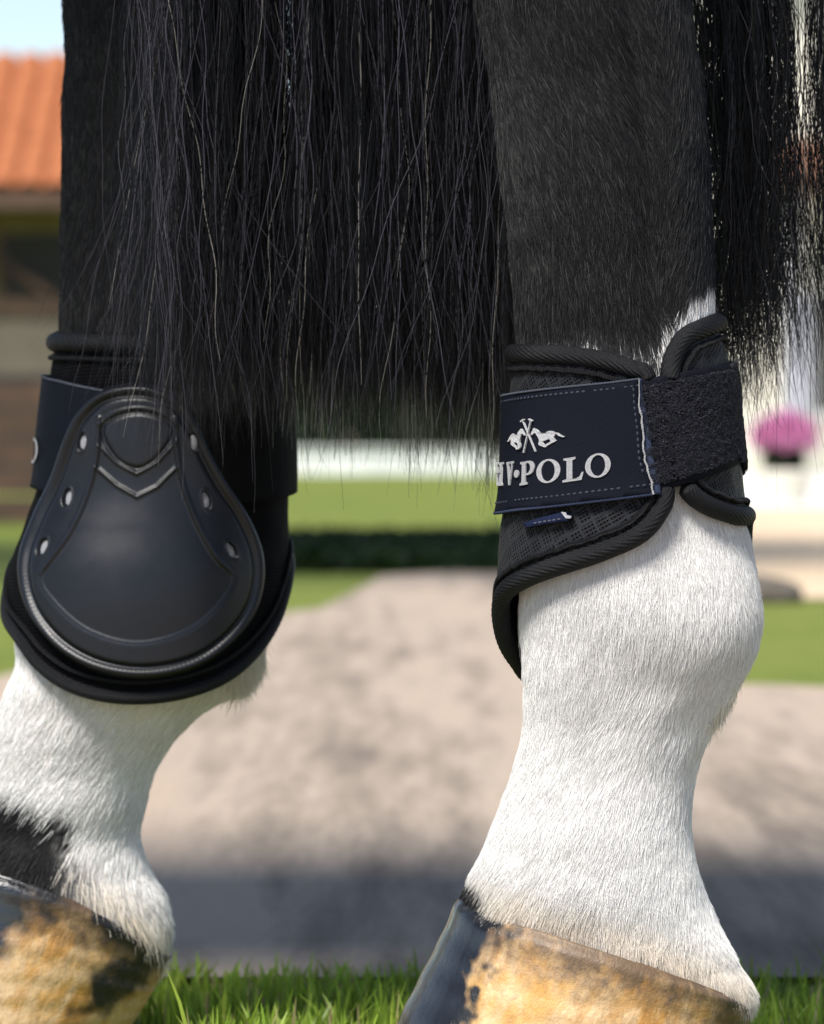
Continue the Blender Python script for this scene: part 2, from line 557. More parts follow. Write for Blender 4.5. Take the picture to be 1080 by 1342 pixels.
for yy in (-0.02, 0.22):
    pieces.append(loft([((-1.2, yy, .95), .1, .13, (0, 0, -1)), ((-1.2, yy, .75), .075, .085, (0, 0, -1)), ((-1.2, yy, .55), .045, .055, (0, 0, -1)), ((-1.2, yy, .5), .045, .055, (0, 0, -1)),
                        ((-1.2, yy, .42), .03, .038, (0, 0, -1)), ((-1.2, yy, .24), .03, .036, (0, 0, -1)), ((-1.2, yy, .18), .038, .045, (0, 0, -1)), ((-1.24, yy, .1), .032, .036, (0, 0, -1)), ((-1.26, yy, .05), .04, .05, (0, 0, -1))]))
for sgn in (-1, 1):
    pieces.append(loft([((-1.72, .1 + sgn * .05, 1.88), .03, .02, (0, sgn * .2, 1)), ((-1.72, .1 + sgn * .06, 1.96), .03, .02, (0, sgn * .2, 1)), ((-1.72, .1 + sgn * .07, 2.04), .006, .005, (0, sgn * .2, 1))], 10))

def build_body():
    tmp = []
    for k, (v, f) in enumerate(pieces):
        o = mesh_obj('tmp', v, f, None)
        tmp.append(o)
    base = tmp[2]
    for o in [tmp[0], tmp[1]] + tmp[3:]:
        md = base.modifiers.new('u', 'BOOLEAN')
        md.operation = 'UNION'
        md.solver = 'EXACT'
        md.object = o
    dg = bpy.context.evaluated_depsgraph_get()
    me = bpy.data.meshes.new_from_object(base.evaluated_get(dg))
    for o in tmp:
        bpy.data.objects.remove(o)
    return me

bme = build_body()
bme.name = 'body'
nv = len(bme.vertices)
co = np.empty(nv * 3)
bme.vertices.foreach_get('co', co)
co = co.reshape(-1, 3)
wq = np.zeros(nv)
lowm = (co[:, 2] < 0.6) & (co[:, 0] > -0.6)
nearm = lowm & (co[:, 1] < 0.1)
farm = lowm & (co[:, 1] >= 0.1)
thn = np.arctan2(co[:, 0] - 0.08, -(co[:, 1] - YN))
wq[nearm] = white_near(thn[nearm], None, co[nearm])
wq[farm] = white_far(None, None, co[farm])
ca = bme.color_attributes.new('col', 'FLOAT_COLOR', 'POINT')
cc = np.ones((nv, 4))
cc[:, :3] = SKIN_B + (SKIN_W - SKIN_B) * wq[:, None]
ca.data.foreach_set('color', cc.ravel())
bme.polygons.foreach_set('use_smooth', [True] * len(bme.polygons))
bme.materials.clear()
bme.materials.append(M_SKIN)
body = bpy.data.objects.new('body', bme)
col.objects.link(body)
body['_world'] = 1
adopt(body, horse)

def grow(S, n, y0, y1, keep, whitef, Lb, Lw, rb, rw, flow, seed, name, label, corf):
    r = np.random.default_rng(seed)
    th = r.uniform(-PI, PI, n)
    y = r.uniform(y0, y1, n)
    p = S.pt(th, y)
    m = keep(th, y, p)
    th, y, p = th[m], y[m], p[m]
    n = len(th)
    nn, a, b = S.nrm(th, y)
    w = whitef(th, y, p)
    iswhite = (w + r.uniform(-.42, .42, n)) > 0.5
    al = flow(th, y, p) + r.normal(0, 0.10, n) + 0.9 * (vn(np.stack([th * 9, y / 9], -1), 1, seed) - .5) * 0.5
    L = np.where(iswhite, Lw, Lb) * r.uniform(.65, 1.25, n)
    # clumps: neighbouring hairs lean together
    cl = (vn(np.stack([th * 22, y / 14], -1), 1, seed + 5) - .5)
    d0 = b * np.cos(al)[:, None] + a * np.sin(al)[:, None]
    lift = np.clip(r.normal(.17, .07, n), .05, .5)
    hx_, hy_ = px_of(p)
    nearc = sstep(-42, -4, hy_ - corf(hx_))
    lift = lift + .30 * nearc
    L = L * (1 + .35 * nearc)
    side = a * (r.normal(0, .06, n) + cl * 0.26)[:, None]
    K = 5
    pts = np.empty((n, K, 3))
    for k in range(K):
        t = k / (K - 1)
        pts[:, k] = p + L[:, None] * (d0 * t + side * t * t + nn * (lift * (t - 0.45 * t * t))[:, None] * 0.75) - nn * 0.0004 * (1 - t)
    rad = np.where(iswhite, rw, rb)[:, None] * np.array([1, .95, .8, .55, .15])[None] * r.uniform(.75, 1.2, (n, 1))
    cb = np.array([.0075, .0075, .0082])[None] * r.uniform(.5, 2.0, (n, 1))
    cb = cb + (np.clip(w, 0, 1) * .4)[:, None] * r.random((n, 1))
    hl = r.random(n) < .17
    cb[hl] = np.array([.042, .041, .039]) * r.uniform(.6, 1.4, (hl.sum(), 1))
    cw = np.array([.80, .785, .765])[None] * r.uniform(.78, 1.1, (n, 1))
    gr = fbm(np.stack([hx_ / 45, hy_ / 70], -1), 1, seed + 3)
    cw = cw * (1 - .09 * sstep(.52, .72, gr))[:, None]
    st = (sstep(-70, 0, hy_ - corf(hx_)) * (.25 + .6 * fbm(np.stack([hx_ / 20, hy_ / 20], -1), 1, seed + 6)))[:, None]
    cw = cw * (1 - st) + cw * np.array([.9, .72, .5]) * st
    c = np.where(iswhite[:, None], np.minimum(cw, .88), cb)[:, None, :] * np.ones((1, K, 1))
    o = hair_obj(name, pts, rad, c, M_FUR, horse)
    tag(o, label, kind='stuff')
    return o

def keep_near(th, y, p):
    x, py = px_of(p)
    return (py < coronet_near(x) + 9) & ~((y > 520) & (y < 630)) & (p[:, 2] < 0.52)
def flow_near(th, y, p):
    up = sstep(520, 380, y)
    a = up * (0.18 + 0.5 * sstep(0.45, 0.9, th) * -1.0 + 0.15 * np.sin(y / 70 + th))
    dn = 1 - up
    a = a + dn * (-0.10 + 0.25 * g2(th, 0.9, .5) * g2(y, 930, 70) - 0.28 * sstep(1080, 1170, y))
    return a
grow(NEAR, 165000, -160, 640, keep_near, white_near, .0090, .009, .000105, .00011, flow_near, 21, 'fur', 'short black coat hair on the near cannon', coronet_near)
grow(NEAR, 240000, 600, 1330, keep_near, white_near, .0095, .0080, .00012, .000085, flow_near, 22, 'fur', 'short white coat hair on the near fetlock and pastern', coronet_near)

def keep_far(th, y, p):
    x, py = px_of(p)
    return (py < coronet_far(x) + 9) & ~((y > 520) & (y < 780)) & (p[:, 2] < 0.52)
def flow_far(th, y, p):
    return 0.12 - 0.35 * sstep(900, 1100, y) + 0.2 * np.sin(y / 60)
grow(FAR, 110000, -160, 1290, keep_far, white_far, .0075, .0095, .00012, .00013, flow_far, 23, 'fur', 'short coat hair on the far leg, black above and white below', coronet_far)

# wisps of longer hair at the ergot of each fetlock
def tuft(S, c_th, c_y, s_th, s_y, n, L, dirx, colr, seed):
    r = np.random.default_rng(seed)
    th = r.normal(c_th, s_th, n)
    y = r.normal(c_y, s_y, n)
    p = S.pt(th, y)
    nn, a, b = S.nrm(th, y)
    Ls = L * r.uniform(.5, 1.2, n)
    K = 6
    pts = np.empty((n, K, 3))
    dr = np.array(dirx) + r.normal(0, .14, (n, 3))
    for k in range(K):
        t = k / (K - 1)
        pts[:, k] = p + Ls[:, None] * (b * t * (1 - .5 * t) + dr * t * t * .8 + nn * .12 * t)
    rad = np.array([1, 1, .9, .7, .45, .12])[None] * .00015 * r.uniform(.8, 1.2, (n, 1))
    c = np.array(colr)[None] * r.uniform(.75, 1.1, (n, 1))
    o = hair_obj('fetlock_tuft', pts, rad, c[:, None, :] * np.ones((1, K, 1)), M_FUR, horse)
    tag(o, kind='stuff')
tuft(NEAR, 1.35, 915, .14, 12, 300, .009, (-.1, 0, -.6), (.76, .70, .60), 31)
tuft(FAR, 1.35, 862, .2, 14, 1500, .014, (-.12, 0, -.5), (.74, .68, .58), 32)

def hoof(name, toe_t, heel_t, toe_b, heel_b, corf, S, darkf, seed):
    n, m = 260, 120
    pm = S.pm
    th = np.linspace(-PI, PI, n, endpoint=False)
    verts, uv, colr = [], [], []
    T = np.linspace(0, 1, m)
    ground = HY + HC * pm
    xt = (toe_t + heel_t) / 2 + (heel_t - toe_t) / 2 * np.sin(th)
    yt = corf(xt)
    xb = (toe_b + heel_b) / 2 + (heel_b - toe_b) / 2 * np.sin(th)
    for t in T:
        bulge = .010 * pm * 0.16 * np.exp(-(t / .10) ** 2)
        bul2 = 5.0 * np.sin(PI * min(t * 1.15, 1)) * (np.sin(th) > 0)
        x = xt * (1 - t) + xb * t + bulge * np.sin(th) + bul2 * np.sin(th)
        y = yt * (1 - t) + (ground - 18) * t
        hw = (.0500 + .013 * t + .0015 * np.exp(-(t / .10) ** 2)) * pm * (1 - .10 * np.clip(np.sin(th), 0, 1) ** 2)
        rg = 1 + .0025 * np.sin(t * 42 + 1.5 * np.sin(th * 1.3)) * sstep(.03, .2, t) + .012 * (vn(np.stack([np.sin(th) * 2, np.cos(th) * 2, t * 8 + 0 * th], -1), 1, seed) - .5)
        rg = rg - .05 * np.exp(-(t / .035) ** 2)
        xm = x.mean()
        p = np.stack([((xm + (x - xm) * rg) - 540) / pm, S.Yc - hw * rg * np.cos(th) / pm, HC - (y - HY) / pm], -1)
        verts.append(p)
        uv.append(np.stack([th / PI, np.full(n, t)], -1))
        px, py = px_of(p)
        colr.append(darkf(px, py, t, th))
    v = np.concatenate(verts)
    # close the sole and the top
    f = [(r * n + k, r * n + (k + 1) % n, (r + 1) * n + (k + 1) % n, (r + 1) * n + k) for r in range(m - 1) for k in range(n)]
    f.append(tuple(range((m - 1) * n, m * n)))
    f.append(tuple(range(n))[::-1])
    o = mesh_obj(name, v, f, M_HOOF, horse, uv=np.concatenate(uv), colattr=np.concatenate(colr))
    # shoe under the wall: an open ring of steel
    sv, sf = [], []
    K = 60
    angs = np.linspace(PI / 2 + .42, PI / 2 + 2 * PI - .42, K)
    cx, rx = (toe_b + heel_b) / 2, (heel_b - toe_b) / 2
    for a in angs:
        for (rr, z) in ((1.01, 0), (.78, 0), (.78, .0055), (1.01, .0055)):
            sv.append((((cx + rx * rr * math.sin(a)) - 540) / pm, S.Yc - .063 * rr * math.cos(a), z))
    for k in range(K - 1):
        for q in range(4):
            a, b = k * 4 + q, k * 4 + (q + 1) % 4
            sf.append((a, b, b + 4, a + 4))
    sf += [(0, 1, 2, 3), tuple(range((K - 1) * 4, K * 4))[::-1]]
    sh = mesh_obj('horseshoe', sv, sf, M_STEEL, o, smooth=False)
    return o

def dark_near(px, py, t, th):
    n = fbm(np.stack([px / 30, py / 30], -1), 1, 40)
    edge = np.interp(py, [1150, 1200, 1260, 1342, 1480], [668, 655, 632, 588, 525])
    d = sstep(18, -14, px - edge + (n - .5) * 120 + (vn(np.stack([px / 9, py / 16], -1), 1, 44) - .5) * 26)
    heel = sstep(915, 965, px + (n - .5) * 80) * .9 * sstep(.0, .1, t + .05)
    d = np.maximum(d, heel * .75)
    band = np.exp(-(t / .17) ** 2) * 1.05 * (1 - .25 * n) + .35 * sstep(.5, .62, n) * np.exp(-(t / .45) ** 2)
    wet = sstep(20, -10, px - edge)
    return np.stack([d, band, wet], -1)
def dark_far(px, py, t, th):
    n = fbm(np.stack([px / 36, py / 36], -1), 1, 52)
    d = sstep(85, 20, px + (py - 1190) * .9 + (n - .5) * 120) * sstep(1262, 1225, py + (n - .5) * 40)
    n3 = fbm(np.stack([px / 14, py / 22], -1), 1, 57)
    blob = sstep(1.2, .55, np.sqrt(((px - 166) / 56) ** 2 + ((py - 1275 - (166 - px) * .55) / 44) ** 2) + (n - .5) * 1.1 + (n3 - .5) * .7)
    d = np.maximum(d, blob * .9)
    d = np.maximum(d, np.exp(-(t / .26) ** 2) * sstep(.40, .62, .5 * n + .5 * n3) * .95)
    band = np.exp(-(t / .22) ** 2) * (1 + 0 * px)
    wet = sstep(60, 0, px)
    return np.stack([d, band, wet], -1)
hoof('hoof', 606, 984, 462, 952, coronet_near, NEAR, dark_near, 61)['label'] = 'tan and ochre horn with a dark wet toe'
hoof('hoof', -124, 224, -250, 165, coronet_far, FAR, dark_far, 62)['label'] = 'tan horn with black blotches at the heel'
for yy in (-0.02, 0.22):
    v, f = loft([((-1.26, yy, .065), .042, .052, (0, 0, -1)), ((-1.27, yy, .03), .05, .062, (0, 0, -1)), ((-1.28, yy, 0), .056, .07, (0, 0, -1))], 24)
    mesh_obj('hoof', v, f, mat_noise('dark_horn', (.02, .018, .016), (.05, .045, .04), 40, .5), horse)

# ------------------------------------------------------------------ tail
def tail_group(n, xt, xb, ye, yd, Yd, seed, nlock, name, label, lightp=.12, tipgrey=0.0, rr=(.00011, .0002), curl=1.0, lock_sd=16, fly_p=.10, cross=0, wave=1.0):
    r = np.random.default_rng(seed)
    lx = np.sort(r.uniform(0, 1, nlock))
    li = r.integers(0, nlock, n)
    u = np.clip(lx[li] + r.normal(0, .012, n), -.03, 1.03)
    K = 22
    tt = np.linspace(0, 1, K)
    lockY = r.uniform(Yd[0], Yd[1], nlock)
    lph = r.uniform(0, 6.28, (nlock, 3))
    lam = r.normal(0, 1, (nlock, 3))
    top = np.interp(u, np.linspace(0, 1, len(xt)), xt)
    bot = np.interp(u, np.linspace(0, 1, len(xb)), xb) + r.normal(0, 10, n) + (lam[li, 0] * 12)
    yend = np.interp(u, np.linspace(0, 1, len(ye)), ye) + r.normal(0, 1, n) * yd + np.where(r.random(n) < .35, -np.minimum(r.exponential(95, n), 260), 0) + lam[li, 1] * 32
    y0 = -190.0
    Y0 = lockY[li] + r.normal(0, .012, n)
    ph = r.uniform(0, 6.28, (n, 3))
    am = r.normal(0, 1, (n, 3))
    cr_ = np.clip(r.normal(0, 1, n), -2.2, 2.2) * (r.random(n) < .6)
    fly = r.random(n) < fly_p
    pts = np.empty((n, K, 3))
    for k, t in enumerate(tt):
        y = y0 + (yend - y0) * t
        x = top + (bot - top) * t ** 1.15
        x = x + wave * (lam[li, 0] * 7 * np.sin(lph[li, 0] + t * 5) + lam[li, 2] * 9 * np.sin(lph[li, 1] + t * 3.1)) + cr_ * cross * (t - .5)
        x = x + curl * (am[:, 0] * 5 * np.sin(ph[:, 0] + t * 9) + am[:, 1] * 2.4 * np.sin(ph[:, 1] + t * 26)) * (.45 + .8 * t)
        x = x + np.where(fly, am[:, 2] * 48 * t * t, am[:, 2] * lock_sd * t * t * .55)
        Y = Y0 + (am[:, 1] * .004 * np.sin(ph[:, 2] + t * 7))
        d = CD + Y
        pts[:, k] = np.stack([(x - 540) * d / F, Y, HC - (y - HY) * d / F], -1)
    # upper run to the dock
    UP = 7
    dock = np.stack([.275 + r.normal(0, .012, n), .1 + r.normal(0, .018, n), 1.22 + r.normal(0, .03, n)], -1)
    up = np.empty((n, UP, 3))
    mid = pts[:, 0] + (pts[:, 0] - pts[:, 1]) * 7.0
    for k in range(UP):
        s = k / UP
        up[:, k] = dock * (1 - s) ** 2 + mid * 2 * s * (1 - s) + pts[:, 0] * s * s
    allp = np.concatenate([up, pts], 1)
    K2 = K + UP
    tap = np.concatenate([np.ones(UP), np.interp(tt, [0, .8, 1], [1, .9, .3])])
    rad = r.uniform(rr[0], rr[1], (n, 1)) * tap[None]
    base = np.array([.0022, .0022, .0027])[None] * r.uniform(.5, 1.8, (n, 1))
    li_ = r.random(n) < lightp
    base[li_] = np.array([.040, .038, .048]) * r.uniform(.25, 2.2, (li_.sum(), 1))
    wh = r.random(n) < .006
    base[wh] = np.array([.3, .28, .25])
    c = base[:, None, :] * np.ones((1, K2, 1))
    if tipgrey:
        py = HY - (allp[..., 2] - HC) * F / (CD + allp[..., 1])
        g = sstep(485, 545, py + r.normal(0, 16, (n, 1)))[..., None] * tipgrey
        c = c * (1 - g) + np.array([.15, .16, .135]) * g
    o = hair_obj(name, allp, rad, c, M_TAIL, horse)
    tag(o, label, kind='stuff')
    return o
tail_group(9800, (245, 300, 430, 560, 700), (240, 300, 420, 560, 690), (492, 500, 488, 525, 505, 545, 580), 30, (.06, .125), 71, 85, 'tail', 'long black tail hair hanging between the hind legs', lightp=.12, rr=(.00006, .00014), fly_p=.3, cross=26, wave=1.7)
tail_group(800, (385, 690), (390, 690), (530, 565, 535, 575, 550, 592, 585), 24, (.08, .115), 72, 60, 'tail', 'dusty grey ends of the tail between the hind legs', lightp=.03, tipgrey=.9, rr=(.00014, .00024), cross=20)
tail_group(620, (190, 250, 660), (175, 260, 660), (470, 520, 540, 530), 45, (.045, .062), 73, 110, 'tail', 'loose stray tail hairs lying over the rest', lightp=.42, curl=1.2, lock_sd=105, fly_p=.5, rr=(.00006, .00014), cross=55, wave=1.6)
tail_group(950, (893, 1005), (912, 1020), (508, 502, 482), 26, (.05, .10), 74, 34, 'tail', 'dark tail hair hanging behind the near leg', curl=1.5, lock_sd=34, rr=(.00008, .00017), cross=16)
tail_group(1000, (950, 1125), (965, 1150), (490, 470, 450), 50, (.05, .10), 75, 40, 'tail', 'thin outer tail hair with light showing through', curl=1.5, lock_sd=34, rr=(.00008, .00016), cross=20)

# ------------------------------------------------------------------ boots
def inpoly(q, poly):
    x, y = q[:, 0], q[:, 1]
    r = np.zeros(len(q), bool)
    n = len(poly)
    for i in range(n):
        (x0, y0), (x1, y1) = poly[i], poly[(i + 1) % n]
        c = (y0 > y) != (y1 > y)
        r ^= c & (x < (x1 - x0) * (y - y0) / (y1 - y0 + 1e-12) + x0)
    return r
def dist_poly(q, poly, closed=True):
    d = np.full(len(q), 1e9)
    n = len(poly)
    for i in range(n if closed else n - 1):
        a, b = np.array(poly[i], float), np.array(poly[(i + 1) % n], float)
        ab = b - a
        t = np.clip(((q - a) @ ab) / (ab @ ab + 1e-12), 0, 1)
        d = np.minimum(d, np.linalg.norm(q - a - t[:, None] * ab, axis=1))
    return d
def smooth_poly(pts, closed=True, step=4.0):
    """Catmull-Rom through pts, resampled"""
    p = np.array(pts, float)
    n = len(p)
    out = []
    for i in range(n if closed else n - 1):
        if closed: a, b, c, d = p[(i - 1) % n], p[i], p[(i + 1) % n], p[(i + 2) % n]
        else: a, b, c, d = p[max(i - 1, 0)], p[i], p[i + 1], p[min(i + 2, n - 1)]
        for t in np.linspace(0, 1, 12, endpoint=False):
            out.append(.5 * ((2 * b) + (c - a) * t + (2 * a - 5 * b + 4 * c - d) * t * t + (3 * b - a - 3 * c + d) * t ** 3))
    if not closed: out.append(p[-1])
    return resample(np.array(out), step, closed)
def resample(p, step, closed=True):
    if closed: p = np.vstack([p, p[:1]])
    s = np.r_[0, np.cumsum(np.linalg.norm(np.diff(p, axis=0), axis=1))]
    n = max(int(s[-1] / step), 4)
    q = np.linspace(0, s[-1], n + (0 if closed else 1), endpoint=not closed)
    return np.stack([np.interp(q, s, p[:, 0]), np.interp(q, s, p[:, 1])], -1)

RM = 160.0      # unrolled pixels per radian
def Q(S, x, y, off=0.0, turn=0):
    th, yy = S.hit(x, y, off)
    return (float(th) * RM + turn * 2 * PI * RM, float(yy))
def Tq(th, y):
    return (th * RM, y)

def patch(name, S, poly, off, thick, mat, parent, step=7.0, wob=None):
    poly = np.array(poly)
    lo, hi = poly.min(0), poly.max(0)
    gx, gy = np.meshgrid(np.arange(lo[0], hi[0], step), np.arange(lo[1], hi[1], step))
    g = np.stack([gx.ravel(), gy.ravel()], -1)
    g = g[inpoly(g, poly)]
    g = g[dist_poly(g, poly) > step * .55]
    pts = [Vector(p) for p in np.vstack([poly, g])]
    n = len(poly)
    r = delaunay_2d_cdt(pts, [(i, (i + 1) % n) for i in range(n)], [], 1, 1e-4)
    v2 = np.array([(p.x, p.y) for p in r[0]])
    tris = [tuple(t) for t in r[2]]
    th, y = v2[:, 0] / RM, v2[:, 1]
    w = 0 if wob is None else wob(v2)
    def at(o):
        R = S.pt(th, y, 0)
        nx = np.stack([np.sin(th), -np.cos(th), 0 * th], -1)
        return R + nx * (o + w)[:, None] if np.ndim(o + w) else R + nx * (o + w)
    a, b = at(off), at(off - thick)
    m = len(v2)
    ed = {}
    for t in tris:
        for k in range(3):
            e = (t[k], t[(k + 1) % 3])
            if (e[1], e[0]) in ed: ed[(e[1], e[0])] = None
            else: ed[e] = 1
    f = list(tris) + [tuple(i + m for i in t[::-1]) for t in tris]
    f += [(e[1], e[0], e[0] + m, e[1] + m) for e, q in ed.items() if q]
    return mesh_obj(name, np.vstack([a, b]), f, mat, parent, uv=np.vstack([v2, v2]))

def surf_path(S, q, off):
    th, y = q[:, 0] / RM, q[:, 1]
    p = S.pt(th, y, 0) + np.stack([np.sin(th), -np.cos(th), 0 * th], -1) * off
    n = np.stack([np.sin(th), -np.cos(th), 0 * th], -1)
    return p, n

def tube(name, p, n, rad, mat, parent, seg=18, closed=False, rib=0.0, pitch=.0015, twist=2, flat=1.0):
    k = len(p)
    t = np.gradient(p, axis=0) if not closed else (np.roll(p, -1, 0) - np.roll(p, 1, 0))
    t /= np.linalg.norm(t, axis=1, keepdims=True) + 1e-12
    b = np.cross(t, n)
    b /= np.linalg.norm(b, axis=1, keepdims=True) + 1e-12
    nn = np.cross(b, t)
    s = np.r_[0, np.cumsum(np.linalg.norm(np.diff(p, axis=0), axis=1))]
    rad = np.broadcast_to(rad, (k,))
    ph = np.linspace(0, 2 * PI, seg, endpoint=False)
    v = np.empty((k, seg, 3))
    uv = np.empty((k, seg, 2))
    for j, a in enumerate(ph):
        w = np.sin(2 * PI * s / pitch + twist * a)
        r = rad * (1 + rib * np.sign(w) * np.abs(w) ** .6)
        v[:, j] = p + r[:, None] * (b * math.cos(a) + nn * math.sin(a) * flat)
        uv[:, j] = np.stack([s * 3300, np.full(k, a * 12)], -1)
    f = []
    for i in range(k if closed else k - 1):
        i2 = (i + 1) % k
        for j in range(seg):
            j2 = (j + 1) % seg
            f.append((i * seg + j, i * seg + j2, i2 * seg + j2, i2 * seg + j))
    if not closed:
        f += [tuple(range(seg))[::-1], tuple(range((k - 1) * seg, k * seg))]
    return mesh_obj(name, v.reshape(-1, 3), f, mat, parent, uv=uv.reshape(-1, 2))

boot = empty('fetlock_boot', (.085, 0, .12), 'black mesh fetlock boot with embroidered navy strap closed by a fuzzy panel', 'horse boot', 'boots on the hind legs')

# lining: one band from the end under the strap, round the front and back of the leg, to the other end
top = [Q(NB, 850, 497), Q(NB, 828, 484), Q(NB, 790, 473), Q(NB, 740, 466), Q(NB, 690, 464), Tq(-1.45, 464), Tq(-1.9, 462), Tq(-3.1, 446), Tq(-4.2, 432), Tq(-4.62, 426)]
endb = [Q(NB, 940, 424, turn=-1), Q(NB, 910, 436, turn=-1), Q(NB, 890, 455, turn=-1), Q(NB, 880, 490, turn=-1), Q(NB, 884, 560, turn=-1), Q(NB, 897, 630, turn=-1), Q(NB, 925, 660, turn=-1), Q(NB, 965, 675, turn=-1)]
bot = [Tq(-4.62, 680), Tq(-4.4, 720), Tq(-4.0, 830), Tq(-3.1, 900), Tq(-2.2, 892), Tq(-1.95, 868), Tq(-1.7, 835), Tq(-1.5, 800), Tq(-1.30, 775), Q(NB, 700, 752), Q(NB, 740, 738), Q(NB, 790, 722), Q(NB, 835, 702), Q(NB, 862, 675), Q(NB, 873, 640)]
outline = smooth_poly(top + endb + bot + [Q(NB, 862, 560)], True, 3.0)
patch('lining', NB, outline, 0.0, .0045, M_MESH, boot, 6.0, wob=lambda q: .0012 * (vn(q / 26, 1, 81) - .5))
dense = resample(outline, .95, True)
pp, pn = surf_path(NB, dense, -.0008)
und = sstep(497, 506, dense[:, 1]) * sstep(641, 630, dense[:, 1])         # flattened where the panel presses on it
tube('piping', pp, pn, .0038 + .0005 * (vn(dense / 40, 1, 5) - .5) - .0029 * und, M_PIPING, boot, 84, True, .032, .0032, 15)
# seam line that runs inside the piping
def inset(poly, d):
    t = np.roll(poly, -1, 0) - np.roll(poly, 1, 0)
    t /= np.linalg.norm(t, axis=1, keepdims=True)
    nrm = np.stack([-t[:, 1], t[:, 0]], -1)
    area = .5 * np.sum(poly[:, 0] * np.roll(poly[:, 1], -1) - np.roll(poly[:, 0], -1) * poly[:, 1])
    return poly + nrm * (d if area > 0 else -d)
ins = inset(resample(outline, 1.2, True), 19)
ins[:, 1] += (vn(ins / 9, 1, 91) - .5) * 3
pp, pn = surf_path(NB, ins, .0010)
tube('seam', pp, pn, .0011, M_PIPING, boot, 8, True, .12, .0012, 1)

# strap
SO = .0036
st_top = [Q(NB, 838, 496, SO), Q(NB, 790, 502, SO), Q(NB, 720, 509, SO), Q(NB, 680, 514, SO), Tq(-1.45, 518), Tq(-2.2, 520), Tq(-3.0, 516), Tq(-3.9, 508)]
st_bot = [Tq(-3.9, 662), Tq(-3.0, 668), Tq(-2.2, 672), Tq(-1.45, 672), Q(NB, 680, 668, SO), Q(NB, 720, 664, SO), Q(NB, 790, 656, SO), Q(NB, 856, 648, SO)]
st_end = [Q(NB, 853, 630, SO), Q(NB, 845, 600, SO), Q(NB, 842, 560, SO), Q(NB, 838, 528, SO), Q(NB, 837, 508, SO)]
def poly_open(*runs):
    return np.vstack([resample(np.array(r), 3.0, False) for r in runs])
sp = np.vstack([smooth_poly(st_top, False, 3), resample(np.array([st_top[-1], st_bot[0]]), 3, False)[1:-1], smooth_poly(st_bot, False, 3), smooth_poly([st_bot[-1]] + st_end + [st_top[0]], False, 3)[1:-1]])
def strap_off(q):
    return .0007 * (vn(q / 60, 1, 83) - .5)
strap = patch('strap', NB, sp, SO, .0016, M_STRAP, boot, 6.0, wob=strap_off)
# stitching along both long edges
def stitches(name, S, runs, off, mat, parent, ln=5.0, gap=3.2, w=.00032):
    V, Fc = [], []
    for run in runs:
        r = resample(np.array(run), .5, False)
        k = 0
        st = int((ln + gap) / .5)
        while k + int(ln / .5) < len(r):
            seg = r[k:k + int(ln / .5) + 1:5]
            if random.random() < .93:
                p, n = surf_path(S, seg, off)
                c = p.mean(0)
                t = p[-1] - p[0]
                L = np.linalg.norm(t)
                t = t / L
                b = np.cross(t, n[len(n) // 2])
                nm = n[len(n) // 2]
                base = len(V)
                for (u, wd, h) in ((-.5, 0, 0), (-.25, 1, .6), (.25, 1, .6), (.5, 0, 0)):
                    for sd in (-1, 1):
                        V.append(c + t * L * u + b * w * (wd + .4) * sd + nm * (-.0001))
                    V.append(c + t * L * u + nm * w * (h + .25))
                for q in range(3):
                    a = base + q * 3
                    Fc += [(a, a + 3, a + 5, a + 2), (a + 2, a + 5, a + 4, a + 1)]
            k += st
    return mesh_obj(name, V, Fc, mat, parent, fix=False)
topc, botc = smooth_poly(st_top, False, 2), smooth_poly(st_bot, False, 2)
M_STITCH = mat_weave('dark_stitch', (0.02, 0.022, 0.032), .6, c2=(.05, .055, .075))
stitches('stitching', NB, [topc + np.array([0, 8.5]), botc + np.array([0, -13]), resample(np.array([(p[0] - 7, p[1]) for p in st_end[::-1]]), 2, False)], SO + .0002, M_STITCH, strap)
pp, pn = surf_path(NB, resample(topc, 1.0, False) + np.array([0, .5]), SO + .0001)
tube('selvedge', pp, pn, .00042, M_THREAD, strap, 6, False, .3, .0012, 1)
pp, pn = surf_path(NB, resample(botc, 1.0, False), SO - .0003)
tube('selvedge', pp, pn, .0006, M_STRAPEDGE, strap, 6, False, .2, .0012, 1)
ep = smooth_poly([st_bot[-1]] + st_end + [st_top[0]], False, 1.0)
ep = ep + np.stack([(vn(ep / 7, 1, 6) - .5) * 2.4, 0 * ep[:, 0]], -1)
pp, pn = surf_path(NB, ep, SO + .0004)
lowp = sstep(510, 545, ep[:, 1])
tube('frayed_edge', pp, pn, .00018 + .00026 * lowp * (.4 + vn(ep / 5, 1, 9)), M_WHITETHREAD, strap, 6, False, .3, .0011, 1)
# the cut end lifts a little: its blue underside strip
EO = .0029
eg = np.array(smooth_poly([st_bot[-1]] + st_end + [st_top[0]], False, 3.0))
wd = np.interp(eg[:, 1], [495, 540, 600, 650], [3, 8, 12, 11])
strip = np.vstack([eg + np.array([-2, 0]), (eg + np.stack([wd, 0 * wd], -1))[::-1]])
patch('strap_end', NB, strip, EO, .0012, M_STRAPEDGE, strap, 4.0)

